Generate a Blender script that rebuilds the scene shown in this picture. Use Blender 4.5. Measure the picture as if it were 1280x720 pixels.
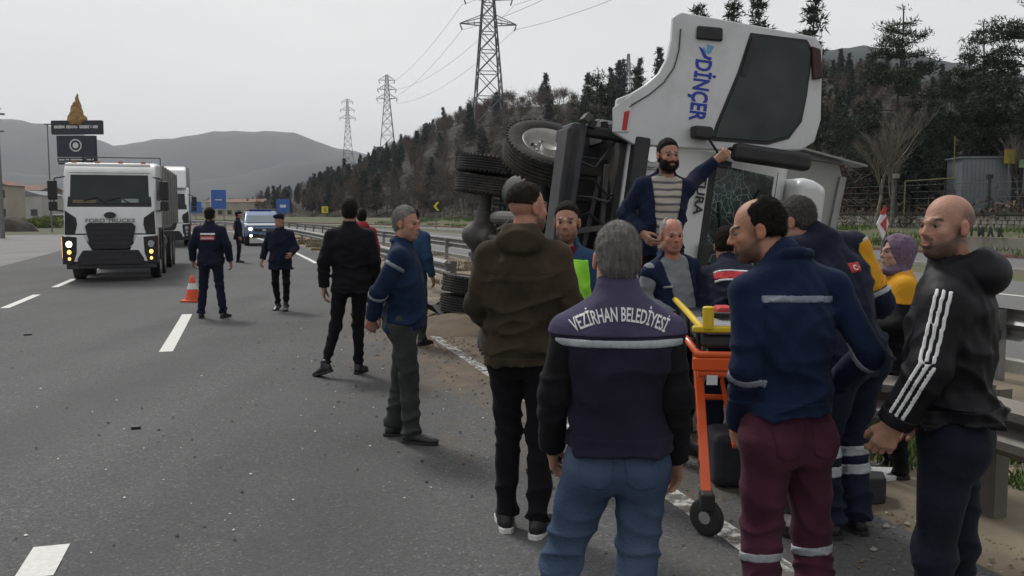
import bpy, bmesh, math, random
import numpy as np
from math import radians as RAD, sin, cos, pi
from mathutils import Vector, Matrix, Euler
from mathutils.bvhtree import BVHTree
random.seed(5)
for o in list(bpy.data.objects): bpy.data.objects.remove(o)
S=bpy.context.scene; COL=S.collection
# ---------------- camera, sky, sun, exposure ----------------
CAMZ=1.70; F=1108.0
cam=bpy.data.cameras.new('camera'); co=bpy.data.objects.new('camera',cam); COL.objects.link(co)
cam.sensor_width=36.0; cam.lens=36.0*F/1280; cam.clip_start=0.1; cam.clip_end=12000
PITCH=math.atan(95/F)
co.location=(0,0,CAMZ); co.rotation_euler=(pi/2-PITCH,0,0); S.camera=co
S.view_settings.view_transform='Standard'; S.view_settings.look='None'
S.view_settings.exposure=0.50; S.view_settings.gamma=1.0
SUN_EL,SUN_AZ=RAD(52),RAD(-35)      # azimuth measured from +Y towards +X
W=bpy.data.worlds.new('World'); S.world=W; W.use_nodes=True
nt=W.node_tree; nt.nodes.clear()
out=nt.nodes.new('ShaderNodeOutputWorld'); bg=nt.nodes.new('ShaderNodeBackground')
sk=nt.nodes.new('ShaderNodeTexSky'); sk.sky_type='NISHITA'; sk.sun_disc=False
sk.sun_elevation=SUN_EL; sk.sun_rotation=SUN_AZ; sk.dust_density=6; sk.air_density=1.2; sk.ozone_density=1
hs=nt.nodes.new('ShaderNodeHueSaturation'); hs.inputs['Saturation'].default_value=0.25
nt.links.new(sk.outputs[0],hs.inputs['Color'])
# overcast: an even cloud sheet laid over the clear sky
tc=nt.nodes.new('ShaderNodeTexCoord'); nz=nt.nodes.new('ShaderNodeTexNoise'); nz.inputs['Scale'].default_value=1.6; nz.inputs['Detail'].default_value=4
mp=nt.nodes.new('ShaderNodeMapping'); mp.inputs['Scale'].default_value=(1,1,3.5)
nt.links.new(tc.outputs['Generated'],mp.inputs['Vector']); nt.links.new(mp.outputs[0],nz.inputs['Vector'])
rp=nt.nodes.new('ShaderNodeValToRGB'); rp.color_ramp.elements[0].position=0.3; rp.color_ramp.elements[1].position=0.7
SKYV=5.75
rp.color_ramp.elements[0].color=(SKYV*0.86,SKYV*0.875,SKYV*0.90,1); rp.color_ramp.elements[1].color=(SKYV*1.04,SKYV*1.035,SKYV*1.03,1)
nt.links.new(nz.outputs['Fac'],rp.inputs['Fac'])
mx=nt.nodes.new('ShaderNodeMix'); mx.data_type='RGBA'; mx.inputs['Factor'].default_value=0.9
nt.links.new(hs.outputs[0],mx.inputs['A']); nt.links.new(rp.outputs[0],mx.inputs['B'])
nt.links.new(mx.outputs['Result'],bg.inputs['Color']); bg.inputs['Strength'].default_value=0.1
nt.links.new(bg.outputs[0],out.inputs['Surface'])
sl=bpy.data.lights.new('sun','SUN'); sl.energy=1.6; sl.angle=RAD(12); sl.color=(1,0.97,0.93)
so=bpy.data.objects.new('sun',sl); COL.objects.link(so)
sd=Vector((sin(SUN_AZ)*cos(SUN_EL),cos(SUN_AZ)*cos(SUN_EL),sin(SUN_EL)))
so.rotation_euler=(-sd).to_track_quat('-Z','Y').to_euler(); so.location=(0,0,60)
# ---------------- pixel -> place (the photograph is 1280 x 720) ----------------
def ray(px,py):
    u=(px-640)/F; v=(360-py)/F
    return np.array([u, cos(PITCH)+v*sin(PITCH), -sin(PITCH)+v*cos(PITCH)])
def at(px,py,Y):
    r=ray(px,py); k=Y/r[1]; return Vector((r[0]*k,Y,CAMZ+r[2]*k))
TH=-math.atan((640-311)/F)
DV=np.array([sin(TH),cos(TH)]); RV=np.array([cos(TH),-sin(TH)])
def road(s,t,z=0.0):
    # centre line: straight, then a gentle bend to the left, then a tighter one
    a=0.0; p=np.array([0.0,0.0]); 
    segs=[(12,0.0),(63,1/620.0),(220,1/170.0)]
    pos=np.array([0.0,0.0]); h=TH; rem=s
    if s<=12: pos=DV*s
    else:
        pos=DV*12; rem=s-12
        for L,k in segs[1:]:
            l=min(rem,L)
            if l<=0: break
            R=1/k
            c=pos-np.array([cos(h),-sin(h)])*R
            h2=h-l*k
            pos=c+np.array([cos(h2),-sin(h2)])*R
            h=h2; rem-=l
        if rem>0: pos=pos+np.array([sin(h),cos(h)])*rem
    r=np.array([cos(h),-sin(h)])
    q=pos+r*t
    return Vector((q[0],q[1],z))
def heading(s):
    a=road(s,0); b=road(s+.5,0); return math.atan2(-(b-a).x,(b-a).y)
# ---------------- object helpers ----------------
def tag(o,label=None,cat=None,group=None,kind=None):
    if label: o['label']=label
    if cat: o['category']=cat
    if group: o['group']=group
    if kind: o['kind']=kind
    return o
def thing(name,label,cat,loc=(0,0,0),rz=0,group=None):
    o=bpy.data.objects.new(name,None); COL.objects.link(o); o.empty_display_size=.1
    o.location=loc; o.rotation_euler=(0,0,rz)
    return tag(o,label,cat,group)
def link(name,me,parent=None):
    o=bpy.data.objects.new(name,me); COL.objects.link(o)
    if parent is not None: o.parent=parent
    return o
def children(o): return [c for c in bpy.data.objects if c.parent==o]
def copy_tree(o,parent=None):
    c=o.copy(); COL.objects.link(c)
    if parent is not None: c.parent=parent
    for ch in children(o): copy_tree(ch,c)
    return c
def mesh_np(name,V,Fc,mat=None,smooth=False):
    me=bpy.data.meshes.new(name); V=np.asarray(V,dtype=np.float32); Fc=np.asarray(Fc,dtype=np.int32)
    n=Fc.shape[1]
    me.vertices.add(len(V)); me.vertices.foreach_set('co',V.ravel())
    me.loops.add(len(Fc)*n); me.loops.foreach_set('vertex_index',Fc.ravel())
    me.polygons.add(len(Fc)); me.polygons.foreach_set('loop_start',np.arange(len(Fc),dtype=np.int32)*n)
    me.polygons.foreach_set('loop_total',np.full(len(Fc),n,dtype=np.int32))
    me.update(calc_edges=True)
    if smooth: me.polygons.foreach_set('use_smooth',np.ones(len(Fc),dtype=bool))
    if mat: me.materials.append(mat)
    return me
class MB:
    def __init__(s): s.v=[]; s.f=[]
    def _a(s,vs,fs):
        n=len(s.v); s.v+=[tuple(v) for v in vs]; s.f+=[tuple(i+n for i in f) for f in fs]; return s
    def box(s,c,d,R=None,taper=1.0):
        c=Vector(c); vs=[]
        for z in (-.5,.5):
            k=taper if z>0 else 1
            for x,y in ((-.5,-.5),(.5,-.5),(.5,.5),(-.5,.5)):
                p=Vector((x*d[0]*k,y*d[1]*k,z*d[2]))
                if R is not None: p=R@p
                vs.append(c+p)
        return s._a(vs,[(3,2,1,0),(4,5,6,7),(0,1,5,4),(1,2,6,5),(2,3,7,6),(3,0,4,7)])
    def cyl(s,a,b,r0,r1=None,n=12,cap=True):
        a=Vector(a); b=Vector(b); r1=r0 if r1 is None else r1
        q=(b-a).to_track_quat('Z','Y'); vs=[]
        for p,r in ((a,r0),(b,r1)):
            for i in range(n):
                t=2*pi*i/n; vs.append(p+q@Vector((cos(t)*r,sin(t)*r,0)))
        fs=[(i,(i+1)%n,n+(i+1)%n,n+i) for i in range(n)]
        if cap: fs+=[tuple(range(n-1,-1,-1)),tuple(range(n,2*n))]
        return s._a(vs,fs)
    def tube(s,pts,r,n=8):
        for i in range(len(pts)-1):
            ra=r[i] if isinstance(r,(list,tuple)) else r; rb=r[i+1] if isinstance(r,(list,tuple)) else r
            s.cyl(pts[i],pts[i+1],ra,rb,n)
        return s
    def lathe(s,prof,c=(0,0,0),ax='z',n=24,R=None):
        c=Vector(c); vs=[]; m=len(prof)
        for r,h in prof:
            for i in range(n):
                t=2*pi*i/n
                p={'z':(cos(t)*r,sin(t)*r,h),'x':(h,cos(t)*r,sin(t)*r),'y':(sin(t)*r,h,cos(t)*r)}[ax]
                p=Vector(p); 
                if R is not None: p=R@p
                vs.append(c+p)
        fs=[(j*n+i,j*n+(i+1)%n,(j+1)*n+(i+1)%n,(j+1)*n+i) for j in range(m-1) for i in range(n)]
        return s._a(vs,fs)
    def prism(s,poly,fn0,fn1):
        """poly: 2d points; fn0/fn1 map a 2d point to the two caps"""
        n=len(poly); vs=[fn0(*p) for p in poly]+[fn1(*p) for p in poly]
        fs=[tuple(range(n-1,-1,-1)),tuple(range(n,2*n))]+[(i,(i+1)%n,n+(i+1)%n,n+i) for i in range(n)]
        return s._a(vs,fs)
    def build(s,name,mat,parent=None,smooth=False,bevel=0,M=None,seg=2):
        me=bpy.data.meshes.new(name); me.from_pydata(s.v,[],s.f)
        bm=bmesh.new(); bm.from_mesh(me); bmesh.ops.recalc_face_normals(bm,faces=bm.faces); bm.to_mesh(me); bm.free()
        if mat: me.materials.append(mat)
        if smooth: me.polygons.foreach_set('use_smooth',[True]*len(me.polygons))
        o=link(name,me,parent)
        if bevel:
            m=o.modifiers.new('b','BEVEL'); m.width=bevel; m.segments=seg; m.limit_method='ANGLE'; m.angle_limit=RAD(35)
            me.polygons.foreach_set('use_smooth',[True]*len(me.polygons))
            try: m.harden_normals=True
            except Exception: pass
        return o
# ---------------- materials ----------------
def newmat(name):
    m=bpy.data.materials.new(name); m.use_nodes=True; n=m.node_tree.nodes; n.clear()
    o=n.new('ShaderNodeOutputMaterial'); b=n.new('ShaderNodeBsdfPrincipled'); m.node_tree.links.new(b.outputs[0],o.inputs[0])
    return m,m.node_tree,b
def mat(name,col,rough=.7,var=.15,scale=8,bump=0.0,bscale=60,metal=0,col2=None,spec=.4,emit=0,attr=None,sheen=0,detail=5,stretch=None,dirt=0,coat=0):
    m,t,b=newmat(name); N=t.nodes; L=t.links
    tc=N.new('ShaderNodeTexCoord'); src=tc.outputs['Object']
    if stretch:
        mp=N.new('ShaderNodeMapping'); mp.inputs['Scale'].default_value=stretch; L.new(src,mp.inputs['Vector']); src=mp.outputs[0]
    nz=N.new('ShaderNodeTexNoise'); nz.inputs['Scale'].default_value=scale; nz.inputs['Detail'].default_value=detail; L.new(src,nz.inputs['Vector'])
    rp=N.new('ShaderNodeMapRange'); rp.inputs['From Min'].default_value=.3; rp.inputs['From Max'].default_value=.7; L.new(nz.outputs['Fac'],rp.inputs['Value'])
    c2=col2 if col2 else tuple(c*(1-var) for c in col); c1=col if col2 else tuple(min(1,c*(1+var)) for c in col)
    mx=N.new('ShaderNodeMix'); mx.data_type='RGBA'; L.new(rp.outputs[0],mx.inputs['Factor'])
    mx.inputs['A'].default_value=(*c1,1); mx.inputs['B'].default_value=(*c2,1)
    res=mx.outputs['Result']
    if attr:
        a=N.new('ShaderNodeAttribute'); a.attribute_name=attr
        m2=N.new('ShaderNodeMix'); m2.data_type='RGBA'; m2.blend_type='MULTIPLY'; m2.inputs['Factor'].default_value=1
        L.new(res,m2.inputs['A']); L.new(a.outputs['Color'],m2.inputs['B']); res=m2.outputs['Result']
    if dirt:
        n3=N.new('ShaderNodeTexNoise'); n3.inputs['Scale'].default_value=2.2; n3.inputs['Detail'].default_value=8; n3.inputs['Roughness'].default_value=.7; L.new(tc.outputs['Object'],n3.inputs['Vector'])
        r3=N.new('ShaderNodeMapRange'); r3.inputs['From Min'].default_value=.48; r3.inputs['From Max'].default_value=.75; r3.inputs['To Max'].default_value=dirt; L.new(n3.outputs['Fac'],r3.inputs['Value'])
        m3=N.new('ShaderNodeMix'); m3.data_type='RGBA'; L.new(r3.outputs[0],m3.inputs['Factor']); L.new(res,m3.inputs['A']); m3.inputs['B'].default_value=(.17,.14,.11,1); res=m3.outputs['Result']
    L.new(res,b.inputs['Base Color'])
    b.inputs['Roughness'].default_value=rough; b.inputs['Metallic'].default_value=metal; b.inputs['Specular IOR Level'].default_value=spec
    if sheen: b.inputs['Sheen Weight'].default_value=sheen
    if coat: b.inputs['Coat Weight'].default_value=coat; b.inputs['Coat Roughness'].default_value=.08
    if bump:
        n2=N.new('ShaderNodeTexNoise'); n2.inputs['Scale'].default_value=bscale; n2.inputs['Detail'].default_value=4; L.new(src,n2.inputs['Vector'])
        bp=N.new('ShaderNodeBump'); bp.inputs['Strength'].default_value=bump; bp.inputs['Distance'].default_value=.01; L.new(n2.outputs['Fac'],bp.inputs['Height']); L.new(bp.outputs[0],b.inputs['Normal'])
    if emit:
        b.inputs['Emission Color'].default_value=(*col,1); b.inputs['Emission Strength'].default_value=emit
    return m
def fabric(name,col,rough=.9,var=.12,sheen=.03,bump=.35,bscale=45):
    return mat(name,tuple(c*.82 for c in col),rough,var+.08,5,bump,bscale,sheen=sheen,spec=.12,detail=10)
# ---------------- continuous surfaces from distance fields ----------------
def wob(x,y,z,f,seed):
    r=random.Random(seed); o=0
    for i in range(4):
        a,b,c,p=[r.uniform(-1,1) for _ in range(4)]
        n=math.sqrt(a*a+b*b+c*c)+1e-6; k=f*(1+.55*i)/n
        o=o+np.sin((x*a+y*b+z*c)*k+p*9)/(1+.5*i)
    return o/2.4
class Vol:
    def __init__(s,lo,hi,h):
        s.h=h; s.lo=np.array(lo,float); s.n=np.ceil((np.array(hi)-s.lo)/h).astype(int)+1
        s.ax=[(s.lo[i]+np.arange(s.n[i])*h).astype(np.float32) for i in range(3)]
        s.f=np.full(s.n,0.5,dtype=np.float32)
    def sl(s,lo,hi):
        a=np.clip(np.floor((np.array(lo)-s.lo)/s.h).astype(int),0,s.n); b=np.clip(np.ceil((np.array(hi)-s.lo)/s.h).astype(int)+1,0,s.n)
        return tuple(slice(a[i],b[i]) for i in range(3))
    def P(s,q=None):
        q=q or (slice(None),)*3
        return s.ax[0][q[0]][:,None,None],s.ax[1][q[1]][None,:,None],s.ax[2][q[2]][None,None,:]
    def put(s,fn,lo,hi,k,op='u'):
        q=s.sl(np.array(lo)-k-.02,np.array(hi)+k+.02)
        if min(v.stop-v.start for v in q)<=0: return
        x,y,z=s.P(q); d=fn(x,y,z); a=s.f[q]
        if op=='u':
            if k>0:
                hh=np.maximum(k-np.abs(a-d),0)/k; s.f[q]=np.minimum(a,d)-hh*hh*k*.25
            else: s.f[q]=np.minimum(a,d)
        else:
            d=-d
            if k>0:
                hh=np.maximum(k-np.abs(a-d),0)/k; s.f[q]=np.maximum(a,d)+hh*hh*k*.25
            else: s.f[q]=np.maximum(a,d)
    def cone(s,a,b,r1,r2,k=.02,fold=None,op='u',sq=1.0):
        a=np.array(a,float); b=np.array(b,float); ab=b-a; L2=float(ab@ab)+1e-9; L=math.sqrt(L2); R=max(r1,r2)
        def fn(x,y,z):
            t=np.clip(((x-a[0])*ab[0]+(y-a[1])*ab[1]+(z-a[2])*ab[2])/L2,0,1)
            d=np.sqrt((x-a[0]-t*ab[0])**2+(y-a[1]-t*ab[1])**2+(z-a[2]-t*ab[2])**2)-(r1+(r2-r1)*t)
            if fold:
                amp,fr,sd,pw=fold     # pw: where along the limb folds gather (0 start,1 end)
                w=amp*(.35+.65*np.exp(-((t-pw)/.28)**2))
                ph=t*L*fr*.8+4.2*wob(x,y,z,9,sd)
                d=d-w*((1-np.abs(np.sin(ph)))**1.5*1.5-.5)+.4*amp*wob(x,y,z,22,sd+40)
            return d
        s.put(fn,np.minimum(a,b)-R,np.maximum(a,b)+R,k,op)
    def ell(s,c,r,k=.02,M=None,op='u'):
        c=np.array(c,float); r=np.array(r,float); M=np.eye(3) if M is None else np.array(M)
        R=float(r.max())
        def fn(x,y,z):
            X=x-c[0];Y=y-c[1];Z=z-c[2]
            q=[(X*M[0][i]+Y*M[1][i]+Z*M[2][i])/r[i] for i in range(3)]
            k0=np.sqrt(q[0]**2+q[1]**2+q[2]**2)+1e-6; k1=np.sqrt((q[0]/r[0])**2+(q[1]/r[1])**2+(q[2]/r[2])**2)+1e-6
            return k0*(k0-1)/k1
        s.put(fn,c-R,c+R,k,op)
    def table(s,org,M,rows,k=.03,e=2.4,fold=None,op='u'):
        """a trunk of (z, cx, cy, half width, half depth) sections in the frame M (columns right, front, up) at org"""
        rows=np.array(rows,float); o=np.array(org,float); M=np.array(M)
        zs=rows[:,0]; R=max(rows[:,3].max(),rows[:,4].max())+abs(rows[:,1:3]).max()
        pts=[o+M@np.array([0,0,zs[0]]),o+M@np.array([0,0,zs[-1]])]
        def fn(x,y,z):
            X=x-o[0];Y=y-o[1];Z=z-o[2]
            a=X*M[0,0]+Y*M[1,0]+Z*M[2,0]; b=X*M[0,1]+Y*M[1,1]+Z*M[2,1]; c=X*M[0,2]+Y*M[1,2]+Z*M[2,2]
            cx,cy,ra,rb=[np.interp(c,zs,rows[:,i]) for i in (1,2,3,4)]
            rho=(np.abs((a-cx)/ra)**e+np.abs((b-cy)/rb)**e+1e-9)**(1/e)
            d=(rho-1)*np.minimum(ra,rb)*.95
            d=np.maximum(d,np.maximum(zs[0]-c,c-zs[-1]))
            if fold: d=d+fold(a,b,c)
            return d
        s.put(fn,np.minimum(*pts)-R,np.maximum(*pts)+R,k,op)
    def cut(s,p,n,lo=None,hi=None):
        n=np.array(n,float); n/=np.linalg.norm(n)
        q=s.sl(lo,hi) if lo is not None else (slice(None),)*3
        x,y,z=s.P(q); s.f[q]=np.maximum(s.f[q],(x-p[0])*n[0]+(y-p[1])*n[1]+(z-p[2])*n[2])
    def net(s,f=None):
        f=s.f if f is None else f
        f=np.pad(f,1,constant_values=.5); ins=f<0
        nx,ny,nz=[k-1 for k in f.shape]
        cnt=np.zeros((nx,ny,nz),np.int8)
        for i in (0,1):
            for j in (0,1):
                for k in (0,1): cnt+=ins[i:i+nx,j:j+ny,k:k+nz]
        act=(cnt>0)&(cnt<8); I=np.argwhere(act)
        if len(I)==0: return None,None
        idx=np.full(act.shape,-1,np.int32); idx[act]=np.arange(len(I),dtype=np.int32)
        acc=np.zeros((len(I),3),np.float32); num=np.zeros(len(I),np.float32)
        C=[(i,j,k) for i in (0,1) for j in (0,1) for k in (0,1)]
        val={c:f[I[:,0]+c[0],I[:,1]+c[1],I[:,2]+c[2]] for c in C}
        for c in C:
            for ax in range(3):
                if c[ax]==0:
                    e=list(c); e[ax]=1; e=tuple(e); a=val[c]; b=val[e]; m=(a<0)!=(b<0)
                    t=np.where(m,a/(a-b+1e-12),0)
                    p=np.zeros((len(I),3),np.float32); p+=np.array(c,np.float32); p[:,ax]+=t
                    acc+=p*m[:,None]; num+=m
        V=(I+acc/num[:,None]-1)*s.h+s.lo
        Q=[]
        for ax in range(3):
            u,v=[(1,2),(2,0),(0,1)][ax]
            sa=[slice(1,k) for k in (nx,ny,nz)]; sa[ax]=slice(0,(nx,ny,nz)[ax])
            sb=list(sa); sb[ax]=slice(1,(nx,ny,nz)[ax]+1)
            A=ins[tuple(sa)]; B=ins[tuple(sb)]
            E=np.argwhere(A!=B); 
            if len(E)==0: continue
            flip=A[E[:,0],E[:,1],E[:,2]]
            off=np.array([1,1,1]); off[ax]=0; E=E+off
            def g(du,dv):
                q=E.copy(); q[:,u]-=du; q[:,v]-=dv; return idx[q[:,0],q[:,1],q[:,2]]
            q4=np.stack([g(1,1),g(0,1),g(0,0),g(1,0)],1)
            q4[~flip]=q4[~flip][:,::-1]; Q.append(q4)
        Q=np.concatenate(Q); Q=Q[(Q>=0).all(1)]
        return V,Q
def sdf_obj(name,vol,mt,parent,f=None,tint=None):
    V,Q=vol.net(f)
    if V is None: return None
    me=mesh_np(name,V,Q,mt,True)
    if tint is not None:
        c=tint(V); a=me.color_attributes.new('tint','FLOAT_COLOR','POINT')
        a.data.foreach_set('color',np.concatenate([c,np.ones((len(c),1))],1).astype(np.float32).ravel())
    return link(name,me,parent)
def bvh_of(o):
    me=o.data; return BVHTree.FromPolygons([v.co[:] for v in me.vertices],[tuple(p.vertices) for p in me.polygons])
_fontcache={}
def text_mesh(txt,size,bold=0.0,sx=1.0):
    cu=bpy.data.curves.new('t','FONT'); cu.body=txt; cu.size=size; cu.align_x='CENTER'; cu.align_y='CENTER'; cu.offset=bold; cu.resolution_u=3; cu.space_character=1.0
    o=bpy.data.objects.new('t',cu); COL.objects.link(o); bpy.context.view_layer.update()
    me=bpy.data.meshes.new_from_object(o.evaluated_get(bpy.context.evaluated_depsgraph_get()))
    V=[Vector((v.co.x*sx,v.co.y,0)) for v in me.vertices]; Fs=[tuple(p.vertices) for p in me.polygons]
    bpy.data.objects.remove(o); bpy.data.curves.remove(cu); bpy.data.meshes.remove(me)
    return V,Fs
def text_flat(name,txt,size,M,mt,parent,bold=0.0,sx=1.0,thick=.0):
    """lettering on a flat face: M maps text x,y to the place"""
    V,Fs=text_mesh(txt,size,bold,sx); me=bpy.data.meshes.new(name); me.from_pydata([M@v for v in V],[],Fs); me.materials.append(mt)
    return link(name,me,parent)
def text_wrap(name,txt,size,org,right,up,bvh,mt,parent,arc=0,bold=0,sx=1.0,off=.004):
    V,Fs=text_mesh(txt,size,bold,sx); right=Vector(right).normalized(); up=Vector(up).normalized(); nrm=right.cross(up)
    me=bpy.data.meshes.new(name); bm=bmesh.new(); vs=[bm.verts.new(v) for v in V]
    for f in Fs:
        try: bm.faces.new([vs[i] for i in f])
        except Exception: pass
    bmesh.ops.subdivide_edges(bm,edges=[e for e in bm.edges if e.calc_length()>.02],cuts=1)
    for v in bm.verts:
        x,y=v.co.x,v.co.y
        if arc:
            a=x/arc; x2=sin(a)*(arc+y); y2=cos(a)*(arc+y)-arc
        else: x2,y2=x,y
        p=Vector(org)+right*x2+up*y2+nrm*.5
        h=bvh.ray_cast(p,-nrm,1.2)
        v.co=(h[0]+nrm*off) if h[0] is not None else p-nrm*.5
    bm.to_mesh(me); bm.free(); me.materials.append(mt); return link(name,me,parent)
# ---------------- people ----------------
def fr(up,right):
    up=np.array(up,float); up/=np.linalg.norm(up); r=np.array(right,float); r=r-up*(r@up); r/=np.linalg.norm(r)
    f=np.cross(up,r); return np.stack([r,f,up],1)
def rotz(d): d=RAD(d); return np.array([[cos(d),-sin(d),0],[sin(d),cos(d),0],[0,0,1.]])
def rotx(d): d=RAD(d); return np.array([[1,0,0],[0,cos(d),-sin(d)],[0,sin(d),cos(d)]])
def roty(d): d=RAD(d); return np.array([[cos(d),0,sin(d)],[0,1,0],[-sin(d),0,cos(d)]])
def nrm(v): v=np.array(v,float); return v/(np.linalg.norm(v)+1e-9)
M_SKIN=mat('skin',(.96,.96,.96),.55,.16,28,.30,110,attr='tint',spec=.3,detail=9)
M_EYEW=mat('eye white',(.15,.125,.11),.5,.03,5); M_IRIS=mat('iris',(.02,.012,.008),.2,.1,5)
def hairmat(n,c): return mat(n,c,.75,.35,30,1.0,90,spec=.12,stretch=(3,1,.6))
M_HBLK=hairmat('black hair',(.012,.010,.009)); M_HGRY=hairmat('grey hair',(.15,.145,.135)); M_HBRN=hairmat('dark brown hair',(.022,.016,.012)); M_HDG=hairmat('dark grey hair',(.055,.05,.045))
M_HWHT=hairmat('white hair',(.30,.29,.28))
M_SHOE=mat('black leather shoe',(.012,.012,.013),.4,.2,20,.2,80); M_SOLE=mat('white rubber sole',(.55,.55,.53),.6,.1,20); M_SOLEB=mat('black rubber sole',(.02,.02,.02),.8,.1,20)
M_REFL=mat('grey reflective tape',(.30,.32,.34),.45,.12,60,.15,200)
M_REFD=mat('dull reflective tape',(.17,.19,.23),.5,.12,60,.15,200)
def hand(v,w,d,palm,side,g=1.0,curl=.55,k=.008):
    """w wrist, d pointing direction, palm = direction the palm faces; side +1 right -1 left"""
    d=nrm(d); palm=nrm(np.array(palm)-d*(np.array(palm)@d)); th=np.cross(d,palm)*side   # towards the thumb
    w=np.array(w,float)
    v.cone(w-d*.02*g,w+d*.03*g,.024*g,.022*g,.015)
    for i in range(4):
        o=(1.5-i)*.0195*g
        kn=w+d*(.088-.005*abs(i-1))*g+th*o-palm*.004*g
        v.cone(w+d*.012*g+th*o*.6,kn,.0155*g,.0125*g,.014)
        ln=[.040,.045,.042,.033][i]*g; c=curl*(1+.12*i); p=kn; a=c*.55
        for s in range(3):
            L=ln*(1,.66,.5)[s]; dd=d*cos(a)+palm*sin(a)+th*(1.5-i)*.05; q=p+nrm(dd)*L
            v.cone(p,q,(.0098-.0009*s)*g,(.0092-.0009*s)*g,k*.5); p=q; a+=c*(1,.75,.6)[s]
    b=w+d*.022*g+th*.020*g+palm*.006*g; p=b+d*.034*g+th*.022*g+palm*.010*g; q=p+nrm(d*.8+th*.25+palm*.35)*.032*g; r=q+nrm(d*.9+palm*.4)*.024*g
    v.cone(b,p,.016*g,.0125*g,.012); v.cone(p,q,.0118*g,.0105*g,.006); v.cone(q,r,.0105*g,.0085*g,.005)
def strands(name,o,mt,parent,n,ln,w,seed,down,grav=.35):
    me=o.data; R=np.random.RandomState(seed); V=np.zeros(len(me.vertices)*3,np.float32); me.vertices.foreach_get('co',V); V=V.reshape(-1,3); N=np.zeros(len(V)*3,np.float32); me.vertices.foreach_get('normal',N); N=N.reshape(-1,3)
    i=R.randint(0,len(V),n); p=V[i]-N[i]*.002; d=N[i]*.5+np.array(down)*grav+R.normal(0,.30,(n,3)); d/=np.linalg.norm(d,axis=1)[:,None]
    u=np.cross(d,R.normal(size=(n,3))); u/=np.linalg.norm(u,axis=1)[:,None]; l=ln*R.uniform(.5,1.3,(n,1)); q=p+d*l*.55; q2=q+(d*.6+np.array(down)*.5)*l*.5
    T=np.stack([p-u*w,p+u*w,q,q-u*w*.7,q+u*w*.7,q2],1).reshape(-1,3); ob=link(name,mesh_np(name,T,np.arange(len(T)).reshape(-1,3),mt),parent); ob['kind']='stuff'; return ob
def head_sdf(v,c,M,g=1.0,h=.005,face=1.0,fat=0.0,nose=1.0):
    def W(p): return np.array(c)+np.array(M)@(np.array(p,float)*g)
    E=lambda p,r,k=.02,op='u':v.ell(W(p),np.array(r)*g,k*g,M,op)
    C=lambda a,b,r1,r2,k=.012,op='u':v.cone(W(a),W(b),r1*g,r2*g,k*g,op=op)
    E((0,-.016,.034),(.076,.093,.086),.01)
    E((0,.022,-.035),(.057+fat*.5,.070,.080),.03)
    E((0,.058,-.098),(.030+fat,.026,.022),.03)
    for s in (1,-1):
        E((s*(.044+fat*.5),.018,-.066),(.013+fat*.5,.035,.022),.03); E((s*.040,.058,-.024),(.020,.020,.018),.02)
    E((0,-.01,-.075),(.05+fat,.05,.03),.03)
    if h<.011:
        C((-.034,.083,.020),(-.008,.088,.014),.0095,.009,.015); C((.034,.083,.020),(.008,.088,.014),.0095,.009,.015)
        for s in (1,-1): E((s*.031,.098,.002),(.0165,.013,.0105),.010,'s')
        C((0,.084,.014),(0,.100*nose,-.024),.0075,.0095,.010)
        E((0,.1035*nose,-.031),(.0098,.0105,.0090),.008)
        for s in (1,-1): E((s*.0108,.094*nose,-.0345),(.0072,.0095,.0068),.006)
        C((-.017,.087,-.061),(.017,.087,-.061),.0068,.0068,.010); C((-.015,.087,-.073),(.015,.087,-.073),.0078,.0078,.009)
        E((0,.099,-.067),(.024,.008,.0018),.003,'s')
        for s in (1,-1):
            C((s*.038,.0785,.0075),(s*.022,.084,.0095),.0050,.0050,.006); C((s*.038,.0775,-.0072),(s*.022,.083,-.0085),.0046,.0046,.006)
    else:
        E((0,.098,-.028),(.012,.018,.018),.012); E((0,.078,.016),(.045,.014,.009),.01)
    for s in (1,-1):
        E((s*.079,-.010,-.004),(.009,.020,.030),.006); E((s*.078,-.004,-.026),(.007,.012,.012),.006)
        if h<.008: E((s*.090,-.006,0),(.007,.011,.018),.004,'s')
def thin(o,ratio,keep=None):
    """collapse edges where the surface is plain; keep: vertices to leave fine"""
    if o is None or len(o.data.polygons)<6000: return
    m=o.modifiers.new('d','DECIMATE'); m.ratio=ratio
    if keep is not None:
        V=np.zeros(len(o.data.vertices)*3,np.float32); o.data.vertices.foreach_get('co',V); k=keep(V.reshape(-1,3)); vg=o.vertex_groups.new(name='k'); vg.add(np.nonzero(k<.5)[0].tolist(),1.0,'REPLACE'); m.vertex_group='k'; m.vertex_group_factor=3
    bpy.context.view_layer.update(); me=bpy.data.meshes.new_from_object(o.evaluated_get(bpy.context.evaluated_depsgraph_get())); old=o.data; o.modifiers.clear(); o.data=me; o.vertex_groups.clear(); bpy.data.meshes.remove(old)
    o.data.polygons.foreach_set('use_smooth',np.ones(len(o.data.polygons),dtype=bool))
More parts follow.
